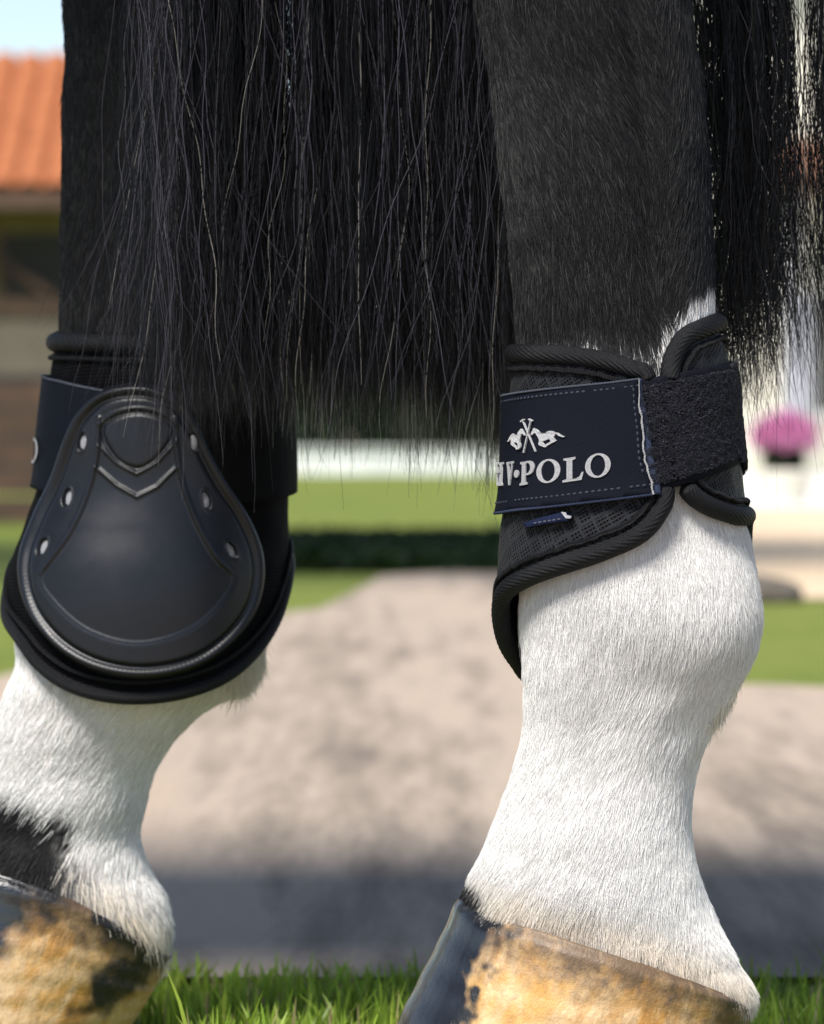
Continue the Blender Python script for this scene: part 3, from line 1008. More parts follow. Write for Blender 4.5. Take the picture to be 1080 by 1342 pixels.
# loop panel that the strap closes on
LO = .0022
lp_top = [Q(NB, 832, 500, LO), Q(NB, 880, 490, LO), Q(NB, 930, 481, LO), Q(NB, 962, 475, LO), Tq(1.75, 474), Tq(2.2, 476)]
lp_bot = [Tq(2.2, 640), Tq(1.75, 622), Q(NB, 974, 606, LO), Q(NB, 930, 624, LO), Q(NB, 890, 637, LO), Q(NB, 840, 651, LO)]
lpoly = np.vstack([smooth_poly(lp_top, False, 3), resample(np.array([lp_top[-1], lp_bot[0]]), 3, False)[1:-1], smooth_poly(lp_bot, False, 3), resample(np.array([lp_bot[-1], lp_top[0]]), 3, False)[1:-1]])
panel = patch('loop_panel', NB, lpoly, LO, .0018, M_LOOPBASE, boot, 6.0, wob=lambda q: .0009 * (vn(q / 40, 1, 85) - .5))
r = np.random.default_rng(86)
q = np.stack([r.uniform(lpoly[:, 0].min(), lpoly[:, 0].max(), 52000), r.uniform(lpoly[:, 1].min(), lpoly[:, 1].max(), 52000)], -1)
q = q[inpoly(q, lpoly)]
dd = dist_poly(q, lpoly)
q = q[(dd > 9) | ((dd > 2) & (q[:, 0] / RM > 1.2))]
cl = vn(q / 5, 1, 87)
q = q[cl > .1]
n = len(q)
pp, pn = surf_path(NB, q, LO - .0002)
h = .0006 + .0007 * vn(q / 6, 1, 88)
dirn = r.normal(0, 1, (n, 3))
dirn -= (dirn * pn).sum(1, keepdims=True) * pn
dirn /= np.linalg.norm(dirn, axis=1, keepdims=True)
dir2 = np.cross(pn, dirn)
pts = np.empty((n, 6, 3))
for k, t in enumerate(np.linspace(0, 1, 6)):
    a = t * PI * 1.15
    pts[:, k] = pp + pn * (h * math.sin(a) + .0001)[:, None] + dirn * (.0008 * (1 - math.cos(a)) * .5) + dir2 * (r.normal(0, .0003, n) * t)[:, None]
cc = np.array([.0085, .0092, .0150])[None] * r.uniform(.4, 1.7, (n, 1))
li = r.random(n) < .06
cc[li] = np.array([.06, .06, .075])
o = hair_obj('loop_pile', pts, np.full((n, 6), .00008), cc[:, None, :] * np.ones((1, 6, 1)), M_PILE, panel)
tag(o, kind='stuff')

# ---- embroidery
def emboss(name, loops2, mapf, off, h, mat, parent):
    """loops2: outer loop first, then holes, in px or glyph units; mapf -> unrolled coordinates"""
    loops = [resample(np.array(l, float), .9, True) for l in loops2]
    flat = np.vstack(loops)
    tr = tessellate_polygon([[Vector((p[0], p[1], 0)) for p in l] for l in loops])
    q = mapf(flat)
    a, na = surf_path(NB, q, off + h)
    b, _ = surf_path(NB, q, off - .0004)
    m = len(flat)
    f = [tuple(t) for t in tr]
    s = 0
    for l in loops:
        k = len(l)
        f += [(s + i, s + (i + 1) % k, s + (i + 1) % k + m, s + i + m) for i in range(k)]
        s += k
    return mesh_obj(name, np.vstack([a, b]), f, mat, parent, smooth=False, uv=np.vstack([flat, flat]))
def ell(cx, cy, rx, ry, n=60):
    return [(cx + rx * math.cos(2 * PI * k / n), cy + ry * math.sin(2 * PI * k / n)) for k in range(n)]
def arc(cx, cy, rx, ry, a0, a1, n=18):
    return [(cx + rx * math.cos(a0 + (a1 - a0) * k / n), cy + ry * math.sin(a0 + (a1 - a0) * k / n)) for k in range(n + 1)]
# glyphs in a 40 wide, 40 high box, y upwards
G_O = [ell(20, 20, 20, 20.5), ell(20, 20, 11.5, 17.5)]
G_P = [[(0, 0), (20, 0), (20, 3.5), (15, 5), (15, 16)] + arc(22, 28, 16, 12, -PI / 2, PI / 2)[0:] + [(0, 40), (0, 36.5), (5, 35), (5, 5), (0, 3.5)],
       [(15, 19.5)] + arc(20, 28, 8, 8.5, -PI / 2, PI / 2) + [(15, 36.5)]]
G_L = [[(0, 0), (36, 0), (40, 13), (37, 13.5), (32, 6), (26, 4), (19, 4), (19, 35), (25, 36.5), (25, 40), (2, 40), (2, 36.5), (8, 35), (8, 5), (0, 3.5)]]
G_V = [[(0, 40), (18, 40), (18, 36.5), (14, 35), (23, 12), (31, 35), (27, 36.5), (27, 40), (40, 40), (40, 36.5), (36, 35), (24, 0), (18, 0), (4, 35), (0, 36.5)]]
G_H = [[(0, 0), (15, 0), (15, 3.5), (12.5, 5), (12.5, 18), (27.5, 18), (27.5, 5), (25, 3.5), (25, 0), (40, 0), (40, 3.5), (37, 5), (37, 35), (40, 36.5), (40, 40), (25, 40), (25, 36.5), (27.5, 35), (27.5, 22), (12.5, 22), (12.5, 35), (15, 36.5), (15, 40), (0, 40), (0, 36.5), (3, 35), (3, 5), (0, 3.5)]]
EM = SO + .0004
def glyph(g, xa, xb, yt, yb, th=None, slope=0.0):
    ta, tb = (NB.hit(xa, (yt + yb) / 2, EM)[0], NB.hit(xb, (yt + yb) / 2, EM)[0]) if th is None else th
    yt_, yb_ = [float(NB.hit((xa + xb) / 2, y, EM)[1]) for y in (yt, yb)]
    def mp(p):
        u, v = p[:, 0] / 40, p[:, 1] / 40
        return np.stack([(ta + (tb - ta) * u) * RM, yb_ + (yt_ - yb_) * v + slope * (u - .5)], -1)
    emboss('embroidered_letter', g, mp, EM, .00022, M_EMB, strap)
glyph(G_O, 767, 800.5, 594.5, 625.5, slope=-4)
glyph(G_L, 737.5, 765, 599, 630.5, slope=-4)
glyph(G_O, 703.5, 734.5, 602, 632.5, slope=-3.5)
glyph(G_P, 682, 701.5, 604, 635, slope=-3)
glyph([ell(20, 20, 20, 20)], 674, 680, 616, 626)
glyph(G_V, 663.8, 672.3, 605, 636, slope=-1.5)
tv = float(NB.hit(662.8, 620, EM)[0])
glyph(G_H, 655, 662, 606, 637, th=(tv - .40, tv - .07), slope=-1)

def zl(pts):
    return np.array([(660 + x / 12.706, 544 + y / 12.706) for x, y in pts])
def px_map(p):
    th, y = NB.hit(p[:, 0], p[:, 1], EM)
    return np.stack([th * RM, y], -1)
H1 = [zl([(455, 320), (475, 335), (510, 295), (530, 290), (550, 330), (580, 375), (598, 425), (580, 480), (600, 505), (650, 520), (680, 535), (720, 530), (725, 510), (760, 495), (800, 465), (840, 455), (878, 425), (850, 395), (835, 380), (850, 340), (870, 305), (890, 320), (915, 345), (960, 360), (1005, 370), (1020, 355), (975, 340), (930, 310), (895, 290), (860, 290), (830, 270), (780, 262), (735, 268), (705, 295), (650, 298), (610, 295), (580, 260), (545, 230), (520, 225), (500, 215), (490, 250), (470, 280)]),
      zl([(660, 430), (700, 420), (760, 395), (780, 420), (790, 440), (740, 465), (700, 490), (675, 480), (655, 455)])]
H2 = [zl([(65, 440), (85, 442), (105, 415), (118, 395), (130, 430), (125, 490), (165, 520), (205, 545), (210, 572), (245, 570), (285, 540), (290, 495), (270, 450), (275, 400), (290, 340), (300, 310), (325, 310), (350, 345), (362, 340), (355, 310), (335, 280), (310, 235), (290, 225), (280, 240), (245, 285), (225, 325), (180, 325), (155, 305), (130, 330), (105, 365), (90, 405)]),
      zl([(170, 455), (225, 455), (240, 480), (240, 520), (215, 525), (175, 480)])]
for hz in (H1, H2):
    emboss('embroidered_horse', hz, px_map, EM, .00022, M_EMB, strap)
def bar(a, b, w):
    a, b = np.array(a, float), np.array(b, float)
    t = (b - a) / np.linalg.norm(b - a)
    n = np.array([-t[1], t[0]]) * w / 2
    return [tuple(a + n), tuple(b + n), tuple(b - n), tuple(a - n)]
for k, (a, b, hd) in enumerate((((325, 95), (535, 610), ((295, 107), (352, 70))), ((462, 90), (342, 630), ((425, 66), (492, 98))))):
    m_ = emboss('embroidered_mallet', [zl(bar(a, b, 14))], px_map, EM + .0002 * k, .0004, M_EMB, strap)
    emboss('mallet_head', [zl(bar(*hd, 20))], px_map, EM + .0001, .0005, M_EMB, strap)

# small woven tag sewn in below the strap
TG = .0028
tagp = np.vstack([resample(np.array([Q(NB, 684, 686, TG), Q(NB, 710, 678, TG), Q(NB, 738, 671, TG), Q(NB, 749, 677, TG), Q(NB, 744, 683, TG), Q(NB, 715, 687, TG), Q(NB, 690, 692, TG)]), 2.0, True)])
M_TAGB = mat_weave('navy_ribbon', (0.006, 0.009, 0.028), .5)
tg = patch('woven_tag', NB, tagp, TG, .0020, M_TAGB, boot, 3.0)
for k in range(6):
    x = 700 + k * 6.2
    y = 687.5 - k * 1.0
    emboss('tag_mark', [np.array([(x, y - 3), (x + 3.6, y - 3.5), (x + 3.6, y - 1.8), (x, y - 1)])], lambda p: np.stack([NB.hit(p[:, 0], p[:, 1], TG)[0] * RM, NB.hit(p[:, 0], p[:, 1], TG)[1]], -1), TG, .00025, M_THREAD, tg)
emboss('tag_mark', [np.array([(736, 671), (741, 671.5), (743, 675), (749, 676.5), (748, 679.5), (742, 679), (739, 675)])], lambda p: np.stack([NB.hit(p[:, 0], p[:, 1], TG)[0] * RM, NB.hit(p[:, 0], p[:, 1], TG)[1]], -1), TG, .0005, M_WHITETHREAD, tg)

# ------------------------------------------------------------------ far boot
boot2 = empty('fetlock_boot', (-.12, .2, .12), 'black fetlock boot with rounded moulded shell and pale vent slots', 'horse boot', 'boots on the hind legs')
lo = [(64, 448), (150, 452), (260, 452), (350, 450), (372, 452)]
bl = [Q(FB, 366, 450)] + [Tq(1.5, 450), Tq(2.2, 455), Tq(2.6, 560), Tq(2.2, 700), Tq(1.62, 735), Tq(1.38, 775), Q(FB, 362, 812), Q(FB, 338, 850), Q(FB, 300, 884), Q(FB, 250, 905), Q(FB, 195, 914), Q(FB, 140, 912), Q(FB, 90, 898), Q(FB, 52, 872), Q(FB, 24, 835), Tq(-1.42, 800), Tq(-1.7, 760), Tq(-2.2, 700), Tq(-2.6, 560), Tq(-2.2, 452), Tq(-1.5, 449), Q(FB, 110, 450), Q(FB, 200, 452), Q(FB, 290, 452)]
ol2 = smooth_poly(bl, True, 3.0)
patch('lining', FB, ol2, 0.0, .0045, M_MESH2, boot2, 7.0, wob=lambda q: .0012 * (vn(q / 26, 1, 101) - .5))
d2 = resample(ol2, 1.2, True)
pp, pn = surf_path(FB, d2, -.0006)
tube('piping', pp, pn, np.where(d2[:, 1] > 600, .0030, .0042), M_PIPING, boot2, 64, True, .03, .0032, 11)
i2 = inset(resample(ol2, 1.5, True), 20)
pp, pn = surf_path(FB, i2, .0008)
tube('seam', pp, pn, .0011, M_PIPING, boot2, 8, True, .1, .0012, 1)
s2 = np.vstack([resample(np.array([Tq(-2.6, 490), Tq(-1.5, 492), Q(FB, 80, 500, .003), Q(FB, 140, 513, .003), Q(FB, 200, 522, .003)]), 3, False),
                resample(np.array([Q(FB, 200, 650, .003), Q(FB, 120, 655, .003), Q(FB, 70, 647, .003), Tq(-1.5, 636), Tq(-2.6, 636)]), 3, False)])
stp = patch('strap', FB, s2, .0036, .002, M_STRAP, boot2, 7.0)
pp, pn = surf_path(FB, resample(np.array([Tq(-2.6, 490), Tq(-1.5, 492), Q(FB, 80, 500, .003), Q(FB, 140, 513, .003)]), 1, False), .0036)
tube('selvedge', pp, pn, .0006, M_THREAD, stp, 6)
s3 = np.vstack([resample(np.array([Q(FB, 240, 500, .003), Q(FB, 320, 505, .003), Tq(1.5, 505), Tq(2.6, 500)]), 3, False),
                resample(np.array([Tq(2.6, 645), Tq(1.5, 645), Q(FB, 330, 660, .003), Q(FB, 250, 660, .003)]), 3, False)])
patch('strap', FB, s3, .0038, .003, M_BLACKFAB, boot2, 7.0, wob=lambda q: .0012 * (vn(q / 40, 1, 103) - .5))
# edge of the embroidered O that shows at the strap's fold
def emb_far(p):
    return p
_NB = NB
def oval_far():
    t0 = float(FB.hit(52.5, 588, .004)[0])
    loops = [ell(t0 * RM - 34, 590, 27, 17), ell(t0 * RM - 34, 590, 17, 13)]
    flat = [resample(np.array(l), 1.2, True) for l in loops]
    al = np.vstack(flat)
    tr = tessellate_polygon([[Vector((p[0], p[1], 0)) for p in l] for l in flat])
    a, _ = surf_path(FB, al, .0043)
    mesh_obj('embroidered_letter', a, [tuple(t) for t in tr], M_EMB, stp, smooth=False, uv=al)
oval_far()

# moulded shell as a relief over the boot
so_ = smooth_poly([(165, 502), (205, 505), (240, 524), (262, 556), (278, 592), (298, 630), (325, 672), (344, 720), (346, 765), (333, 808), (305, 845), (265, 874), (215, 889), (165, 890), (115, 877), (72, 850), (40, 810), (25, 765), (26, 722), (44, 672), (66, 625), (83, 575), (100, 540), (128, 513)], True, 1.5)
cs = np.array([182., 705.])
ang = np.arctan2(so_[:, 1] - cs[1], so_[:, 0] - cs[0])
rad_ = np.linalg.norm(so_ - cs, axis=1)
od = np.argsort(ang)
NA, NR = 760, 170
aa = np.linspace(-PI, PI, NA, endpoint=False)
ra = np.interp(aa, ang[od], rad_[od], period=2 * PI)
tt = np.linspace(0, 1, NR)
G = cs[None, None] + (tt[:, None, None] * ra[None, :, None]) * np.stack([np.cos(aa), np.sin(aa)], -1)[None]
gp = G.reshape(-1, 2)
dist = dist_poly(gp, so_[::3])
def line(pts, closed=False):
    return dist_poly(gp, smooth_poly(pts, closed, 4.0), closed)
hgt = np.zeros(len(gp))
hgt += 3.6 * (1 - np.exp(-(dist / 5.0) ** 1.2))                      # wall of the shell
hgt += 1.1 * np.exp(-((dist - 7) / 5.0) ** 2) - 1.5 * np.exp(-((dist - 17) / 3.6) ** 2)   # rolled rim and groove
right = line([(230, 548), (231, 590), (240, 640), (258, 690), (280, 730), (303, 754)])
left = line([(134, 548), (131, 600), (118, 650), (95, 700), (58, 752)])
bib = smooth_poly([(134, 548), (131, 600), (118, 650), (95, 700), (58, 752), (74, 788), (118, 826), (180, 843), (245, 826), (288, 788), (303, 754), (280, 730), (258, 690), (240, 640), (231, 590), (230, 548), (182, 533)], True, 4.0)
inb = inpoly(gp, bib)
db = dist_poly(gp, bib)
hgt += -.75 * sstep(0, 5, db) * inb - .3 * np.exp(-(db / 2.6) ** 2)
hgt += 1.35 * np.exp(-(right / 2.6) ** 2) * sstep(760, 735, gp[:, 1]) + 1.1 * np.exp(-(left / 2.6) ** 2) * sstep(760, 735, gp[:, 1])
hgt += .7 * np.exp(-(line([(136, 556), (150, 543), (182, 535), (215, 543), (229, 556)]) / 3.0) ** 2)
sh = smooth_poly([(138, 558), (182, 540), (227, 558), (210, 596), (182, 614), (152, 598)], True, 3)
hgt += .55 * sstep(0, 7, dist_poly(gp, sh)) * inpoly(gp, sh) - .6 * np.exp(-(dist_poly(gp, sh) / 2.2) ** 2)
for ch in ([(135, 585), (156, 606), (181, 621), (206, 606), (231, 578)], [(131, 613), (156, 636), (181, 651), (206, 638), (231, 612)]):
    dl = dist_poly(gp, np.array(ch), False)
    hgt += .85 * np.exp(-(dl / 2.6) ** 2)
slots = [(112, 579, .12), (93, 652, .22), (61, 716, .42), (253, 580, -.08), (268, 655, -.22), (300, 721, -.5)]
def slot_loc(sx, sy, a):
    dx, dy = gp[:, 0] - sx, gp[:, 1] - sy
    return dx * math.cos(a) + dy * math.sin(a), -dx * math.sin(a) + dy * math.cos(a)
for (sx, sy, a) in slots:
    u, v = slot_loc(sx, sy, a)
    e = np.sqrt((u / 5.4) ** 2 + (v / 11.5) ** 2)
    hgt -= 2.4 * sstep(1.1, .85, e)
    hgt += .25 * np.exp(-((e - 1.25) / .18) ** 2)
# the sewn-look beads round the lower rim
bead = np.exp(-((dist - 13) / 2.0) ** 2) * sstep(700, 740, gp[:, 1])
arcl = np.arctan2(gp[:, 1] - cs[1], gp[:, 0] - cs[0])
hgt += .12 * bead * (.5 + .5 * np.sin(arcl * 190))
thg, yg = FB.hit(gp[:, 0], gp[:, 1], .004)
pp, pn = surf_path(FB, np.stack([thg * RM, yg], -1), 0)
dome = .0008 * sstep(0, 120, dist)
vv = pp + pn * (.0030 + hgt * .001 + dome)[:, None]
low, _ = surf_path(FB, np.stack([thg * RM, yg], -1)[(NR - 1) * NA:], -.001)
ff = [(r * NA + k, r * NA + (k + 1) % NA, (r + 1) * NA + (k + 1) % NA, (r + 1) * NA + k) for r in range(0, NR - 1) for k in range(NA)]
b0 = NR * NA
ff += [((NR - 1) * NA + k, (NR - 1) * NA + (k + 1) % NA, b0 + (k + 1) % NA, b0 + k) for k in range(NA)]
shell = mesh_obj('shell', np.vstack([vv, low]), ff, M_TPU, boot2, fix=False)
bm = bmesh.new()
bm.from_mesh(shell.data)
bmesh.ops.remove_doubles(bm, verts=bm.verts, dist=1e-6)
bmesh.ops.recalc_face_normals(bm, faces=bm.faces)
bm.to_mesh(shell.data)
bm.free()
for (sx, sy, a) in slots:
    n_ = 28
    V = []
    for rr, hh in ((1.0, 1.35), (.75, 1.75), (.0, 1.9)):
        for k in range(n_ if rr else 1):
            t = 2 * PI * k / n_
            u, v = 4.9 * rr * math.cos(t), 10.6 * rr * math.sin(t)
            x, y = sx + u * math.cos(a) - v * math.sin(a), sy + u * math.sin(a) + v * math.cos(a)
            th_, y_ = FB.hit(x, y, .004)
            p_, m_ = surf_path(FB, np.array([[float(th_) * RM, float(y_)]]), .0030 + hh * .001 + .0003)
            V.append(p_[0])
    fs = [(k, (k + 1) % n_, n_ + (k + 1) % n_, n_ + k) for k in range(n_)] + [(n_ + k, n_ + (k + 1) % n_, 2 * n_) for k in range(n_)]
    mesh_obj('vent_slot', V, fs, M_SLOT, shell)

# ------------------------------------------------------------------ ground, path, lawn
def sheet(name, pts, z, mat):
    v = [(x, y, z) for x, y in pts]
    o = mesh_obj(name, v, [tuple(range(len(v)))], mat, None, smooth=False)
    if o.data.polygons[0].normal.z < 0:
        o.data.flip_normals()
    return tag(o, kind='structure')
def mat_ground(name, cols, s1, s2, rough=.9, bd=.004, ys=.3):
    m, nt, b = new_mat(name)
    v = coords(nt, scale=(1, ys, 1))
    f = math_(nt, 'MULTIPLY_ADD', noise(nt, v, s2, 5, .7), .45, math_(nt, 'MULTIPLY', noise(nt, v, s1, 4, .6), .6))
    nt.links.new(ramp(nt, f, cols), b.inputs['Base Color'])
    b.inputs['Roughness'].default_value = rough
    b.inputs['Specular IOR Level'].default_value = .2
    bump(nt, b, noise(nt, v, s2 * 2, 5, .7), bd)
    return m
M_LAWN = mat_ground('lawn', [(.35, (.09, .125, .018)), (.52, (.13, .16, .025)), (.68, (.18, .19, .042))], .5, 9)
M_PATH = mat_ground('sandy_path', [(.38, (.15, .12, .097)), (.46, (.24, .195, .155)), (.55, (.36, .29, .23)), (.66, (.385, .295, .225))], 2.6, 22, ys=.11)
M_SAND = mat_ground('pale_sand', [(.35, (.5, .37, .24)), (.6, (.62, .48, .33))], .8, 12)
M_TERR = mat_ground('terrace', [(.35, (.55, .53, .49)), (.6, (.68, .66, .61))], .8, 12)

sheet('ground', [(-400, -30), (400, -30), (400, 900), (-400, 900)], 0.0, M_LAWN)
def yd(py):            # distance on flat ground of a photo row, as world Y
    return HC * F / (py - HY) - CD
def gx(px, py):
    return (px - 540) * (yd(py) + CD) / F
path = [(-30, .42), (30, .42), (30, yd(905)), (gx(1090, 905), yd(905)), (gx(960, 900), yd(900)), (gx(935, 850), yd(850)), (gx(960, 797), yd(797)), (gx(930, 775), yd(775)), (gx(800, 752), yd(752)), (gx(620, 750), yd(750)), (gx(500, 757), yd(757)), (gx(470, 775), yd(775)), (gx(420, 800), yd(800)), (gx(300, 815), yd(815)), (gx(150, 845), yd(845)), (gx(20, 885), yd(885)), (gx(-150, 930), yd(930)), (-30, yd(960))]
sheet('path', path, .004, M_PATH)
sheet('bounce_sheet', [(-30, -30), (30, -30), (30, -.14), (.6, -.12), (.2, -.15), (-.3, -.12), (-.9, -.14), (-30, -.13)], .004, M_PATH)  # unseen ground sheet added to bounce warm light onto the legs
sheet('sand_yard', [(gx(955, 786), yd(786)), (gx(1400, 790), yd(790)), (12, 8), (14, yd(668)), (gx(930, 668), yd(668)), (gx(925, 700), yd(700)), (gx(935, 760), yd(760))], .004, M_SAND)
sheet('terrace', [(gx(900, 666), yd(667)), (14, yd(667)), (24, 39), (gx(900, 622), 38)], .004, M_TERR)

# grass blades round the hooves
def mat_blade():
    m, nt, b = new_mat('grass_blade')
    a = N(nt, 'ShaderNodeAttribute', attribute_name='col')
    nt.links.new(a.outputs['Color'], b.inputs['Base Color'])
    b.inputs['Roughness'].default_value = .45
    b.inputs['Specular IOR Level'].default_value = .4
    b.inputs['Transmission Weight'].default_value = 0
    t = N(nt, 'ShaderNodeBsdfTranslucent')
    nt.links.new(a.outputs['Color'], t.inputs[0])
    mx = N(nt, 'ShaderNodeMixShader')
    mx.inputs[0].default_value = .45
    out = nt.nodes['Material Output']
    nt.links.new(b.outputs[0], mx.inputs[1])
    nt.links.new(t.outputs[0], mx.inputs[2])
    nt.links.new(mx.outputs[0], out.inputs[0])
    return m
M_BLADE = mat_blade()
def in_hoof(x, y, pad=.0):
    a = ((x - (707 - 540) / NEAR.pm) / (.075 + pad)) ** 2 + ((y - YN) / (.066 + pad)) ** 2 < 1
    b = ((x - (-42 - 540) / FAR.pm) / (.072 + pad)) ** 2 + ((y - YF) / (.066 + pad)) ** 2 < 1
    return a | b
def grass(n, x0, x1, y0, y1, hf, seed, wid=.0011):
    r = np.random.default_rng(seed)
    x, y = r.uniform(x0, x1, n), r.uniform(y0, y1, n)
    m = ~in_hoof(x, y, .004)
    edge = .40 + .05 * (vn(np.stack([x * 9, 0 * x], -1), 1, 3) - .5) + .03 * (vn(np.stack([x * 40, 0 * x], -1), 1, 5) - .5)
    m &= (y < edge) & (y > -.13 + .04 * (vn(np.stack([x * 12, 0 * x], -1), 1, 8) - .5))
    x, y = x[m], y[m]
    n = len(x)
    h = hf(x, y) * r.uniform(.45, 1.0, n) * (1 + .4 * (r.random(n) < .06)) * (.7 + .6 * vn(np.stack([x, y], -1), 26, 4))
    az = r.uniform(0, 2 * PI, n)
    lean = np.abs(r.normal(.28, .22, n)) * h
    dx, dy = np.cos(az) * lean, np.sin(az) * lean
    fa = r.uniform(0, PI, n)
    wx, wy = np.cos(fa), np.sin(fa) * .5
    V, C = [], []
    cg = np.array([.23, .35, .04])[None] * r.uniform(.55, 1.35, (n, 1)) + np.array([.10, .07, .012])[None] * r.random((n, 1)) ** 2
    dry = r.random(n) < .05
    cg[dry] = np.array([.34, .27, .13])
    for t, w in ((0, 1.0), (.35, .95), (.7, .65), (1, .04)):
        px_, py_, pz_ = x + dx * t ** 1.8, y + dy * t ** 1.8, h * (t - .12 * t * t * (lean / h))
        for s in (-1, 1):
            V.append(np.stack([px_ + s * wx * w * wid, py_ + s * wy * w * wid, pz_], -1))
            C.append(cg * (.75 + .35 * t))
    V = np.stack(V, 1)
    C = np.stack(C, 1)
    base = np.arange(n)[:, None] * 8
    quads = np.concatenate([base + np.array([[q * 2, q * 2 + 1, q * 2 + 3, q * 2 + 2]]) for q in range(3)], 0)
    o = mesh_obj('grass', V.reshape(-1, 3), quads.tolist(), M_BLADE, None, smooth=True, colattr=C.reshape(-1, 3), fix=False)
    return tag(o, 'short green grass blades growing round the hooves', 'grass', kind='stuff')
def hfun(x, y):
    return np.interp(y, [-.6, -.08, .02, .09, .25, .4], [.012, .014, .026, .032, .027, .020]) * np.where((x < -.098) & (y < .2), .35, 1.0)
grass(30000, -.75, .75, -.35, .46, hfun, 111)

# ------------------------------------------------------------------ things behind
M_WHITEW = mat_noise('limewashed_wall', (.62, .62, .6), (.78, .78, .76), 2.5, .85, .003, 40)
M_CREAM = mat_noise('cream_render', (.66, .62, .52), (.76, .72, .62), 1.5, .9, .003, 30)
M_OLIVE = mat_noise('olive_boards', (.09, .075, .018), (.14, .115, .03), 3, .8)
M_TAUPE = mat_noise('taupe_render', (.09, .078, .056), (.13, .11, .08), 3, .9)
M_BROWN = mat_noise('dark_brown_timber', (.045, .024, .014), (.09, .048, .028), 9, .75, .002, 60)
M_DARK = mat_noise('dark_interior', (.012, .01, .009), (.02, .017, .015), 4, .8)
M_TILE = mat_noise('orange_tile', (.26, .072, .02), (.33, .105, .034), 2.2, .85, .003, 60, c3=(.38, .13, .06))
M_TILEW = mat_noise('weathered_tile', (.17, .085, .055), (.25, .12, .075), 2.2, .9)
M_GREY = mat_noise('grey_paint', (.3, .3, .34), (.4, .4, .44), 4, .6)
M_GLASS = mat_noise('window_glass', (.03, .035, .04), (.05, .055, .06), 1, .08)
M_POT = mat_noise('dark_pot', (.035, .035, .04), (.06, .06, .065), 12, .6)
M_ROCK = mat_noise('dark_stone', (.06, .05, .04), (.13, .11, .09), 20, .9, .01, 40)
M_BARK = mat_noise('bark', (.06, .045, .03), (.13, .1, .07), 14, .9, .02, 30)

def tile_mesh(w, l, th=.016):
    """one barrel tile lying along +y (down the slope), centred on x"""
    n = 7
    v = []
    for e, yy in enumerate((0, l)):
        for ring, rr in ((0, 0), (1, th)):
            for k in range(n):
                a = PI * k / (n - 1)
                sc = (.92 if e == 0 else 1.0)
                v.append((-(w / 2 - rr) * math.cos(a) * sc, yy, (w * .30 - rr) * math.sin(a)))
    f = []
    for k in range(n - 1):
        f += [(k, k + 1, 2 * n + k + 1, 2 * n + k), (n + k + 1, n + k, 3 * n + k, 3 * n + k + 1), (2 * n + k, 2 * n + k + 1, 3 * n + k + 1, 3 * n + k)]
    me = bpy.data.meshes.new('roof_tile')
    me.from_pydata(v, [], f)
    me.polygons.foreach_set('use_smooth', [True] * len(f))
    me.materials.append(M_TILE)
    return me

def building(name, loc, label, x0, x1, depth, eave, ridge, over, wallmat, tw, ncourse, tiles):
    b = empty(name, loc, label, 'building')
    lx, ly = loc[0], loc[1]
    MB().box(x0, x1, ly, ly + depth, 0, eave + .12).build('wall', wallmat, b)
    rise = ridge - eave
    run = depth / 2
    sl = math.hypot(rise, run + over)
    dz = rise * (run + over) / run
    # two slopes of boarding as one roof part
    y0, ym, y1 = ly - over, ly + run, ly + depth + over
    ze = ridge - dz
    m = MB()
    for (ya, yb) in ((y0, ym), (y1, ym)):
        m.add([(x0 - .3, ya, ze), (x1 + .3, ya, ze), (x1 + .3, yb, ridge), (x0 - .3, yb, ridge),
               (x0 - .3, ya, ze + .06), (x1 + .3, ya, ze + .06), (x1 + .3, yb, ridge + .06), (x0 - .3, yb, ridge + .06)],
              [(0, 1, 2, 3), (4, 7, 6, 5), (0, 4, 5, 1), (1, 5, 6, 2), (2, 6, 7, 3), (3, 7, 4, 0)])
    roof = m.build('roof', M_TILE, b)
    MB().box(x0 - .3, x1 + .3, y0 - .04, y0 - .003, ze - .12, ze + .05).build('fascia', M_BROWN, roof)
    if tiles:
        s = math.hypot(dz, run + over)
        pitch = math.atan2(dz, run + over)
        L = s / ncourse
        me = tile_mesh(tw * 1.05, L * 1.12)
        nc = int((x1 - x0 + .6) / tw)
        for i in range(nc):
            for c in range(ncourse):
                o = bpy.data.objects.new('roof_tile', me)
                col.objects.link(o)
                d = c * L
                y = ym - d * math.cos(pitch)
                z = ridge - d * math.sin(pitch) + .075 + random.uniform(-.006, .006)
                o.parent = roof
                o.location = Vector((x0 - .3 + tw * (i + .5) + random.uniform(-.006, .006), y, z))
                o.rotation_euler = (-(pitch - .02), 0, PI + random.uniform(-.012, .012))
    return b, roof

# stable on the left: low front with a deep tiled roof
YB = 38.4
sb, _r = building('stable', (-6.5, YB, 0), 'low stable with orange barrel tiled roof beyond the yard', -10.6, -2.3, 5.0, 3.0, 4.28, .55, M_OLIVE, .27, 9, True)
zz = lambda py: HC - (py - HY) * (YB + CD) / F
MB().box(-10.6, -2.3, YB - .05, YB - .003, 0, zz(405)).build('plinth', M_TAUPE, sb)
MB().box(-10.62, -2.28, YB - .09, YB - .06, zz(412), zz(392)).build('beam', M_BROWN, sb)
MB().box(-10.62, -2.28, YB - .07, YB - .053, 0, zz(492)).build('dado', M_DARK, sb)
for k in range(4):
    x = -9.9 + k * 1.95
    d = MB().box(x, x + .95, YB - .03, YB - .004, zz(388), zz(306)).build('hatch', M_DARK, sb)
    MB().box(x - .06, x, YB - .045, YB - .004, zz(388), zz(300)).build('hatch_frame', M_BROWN, d)
    MB().box(x + .95, x + 1.01, YB - .045, YB - .004, zz(388), zz(300)).build('hatch_frame', M_BROWN, d)
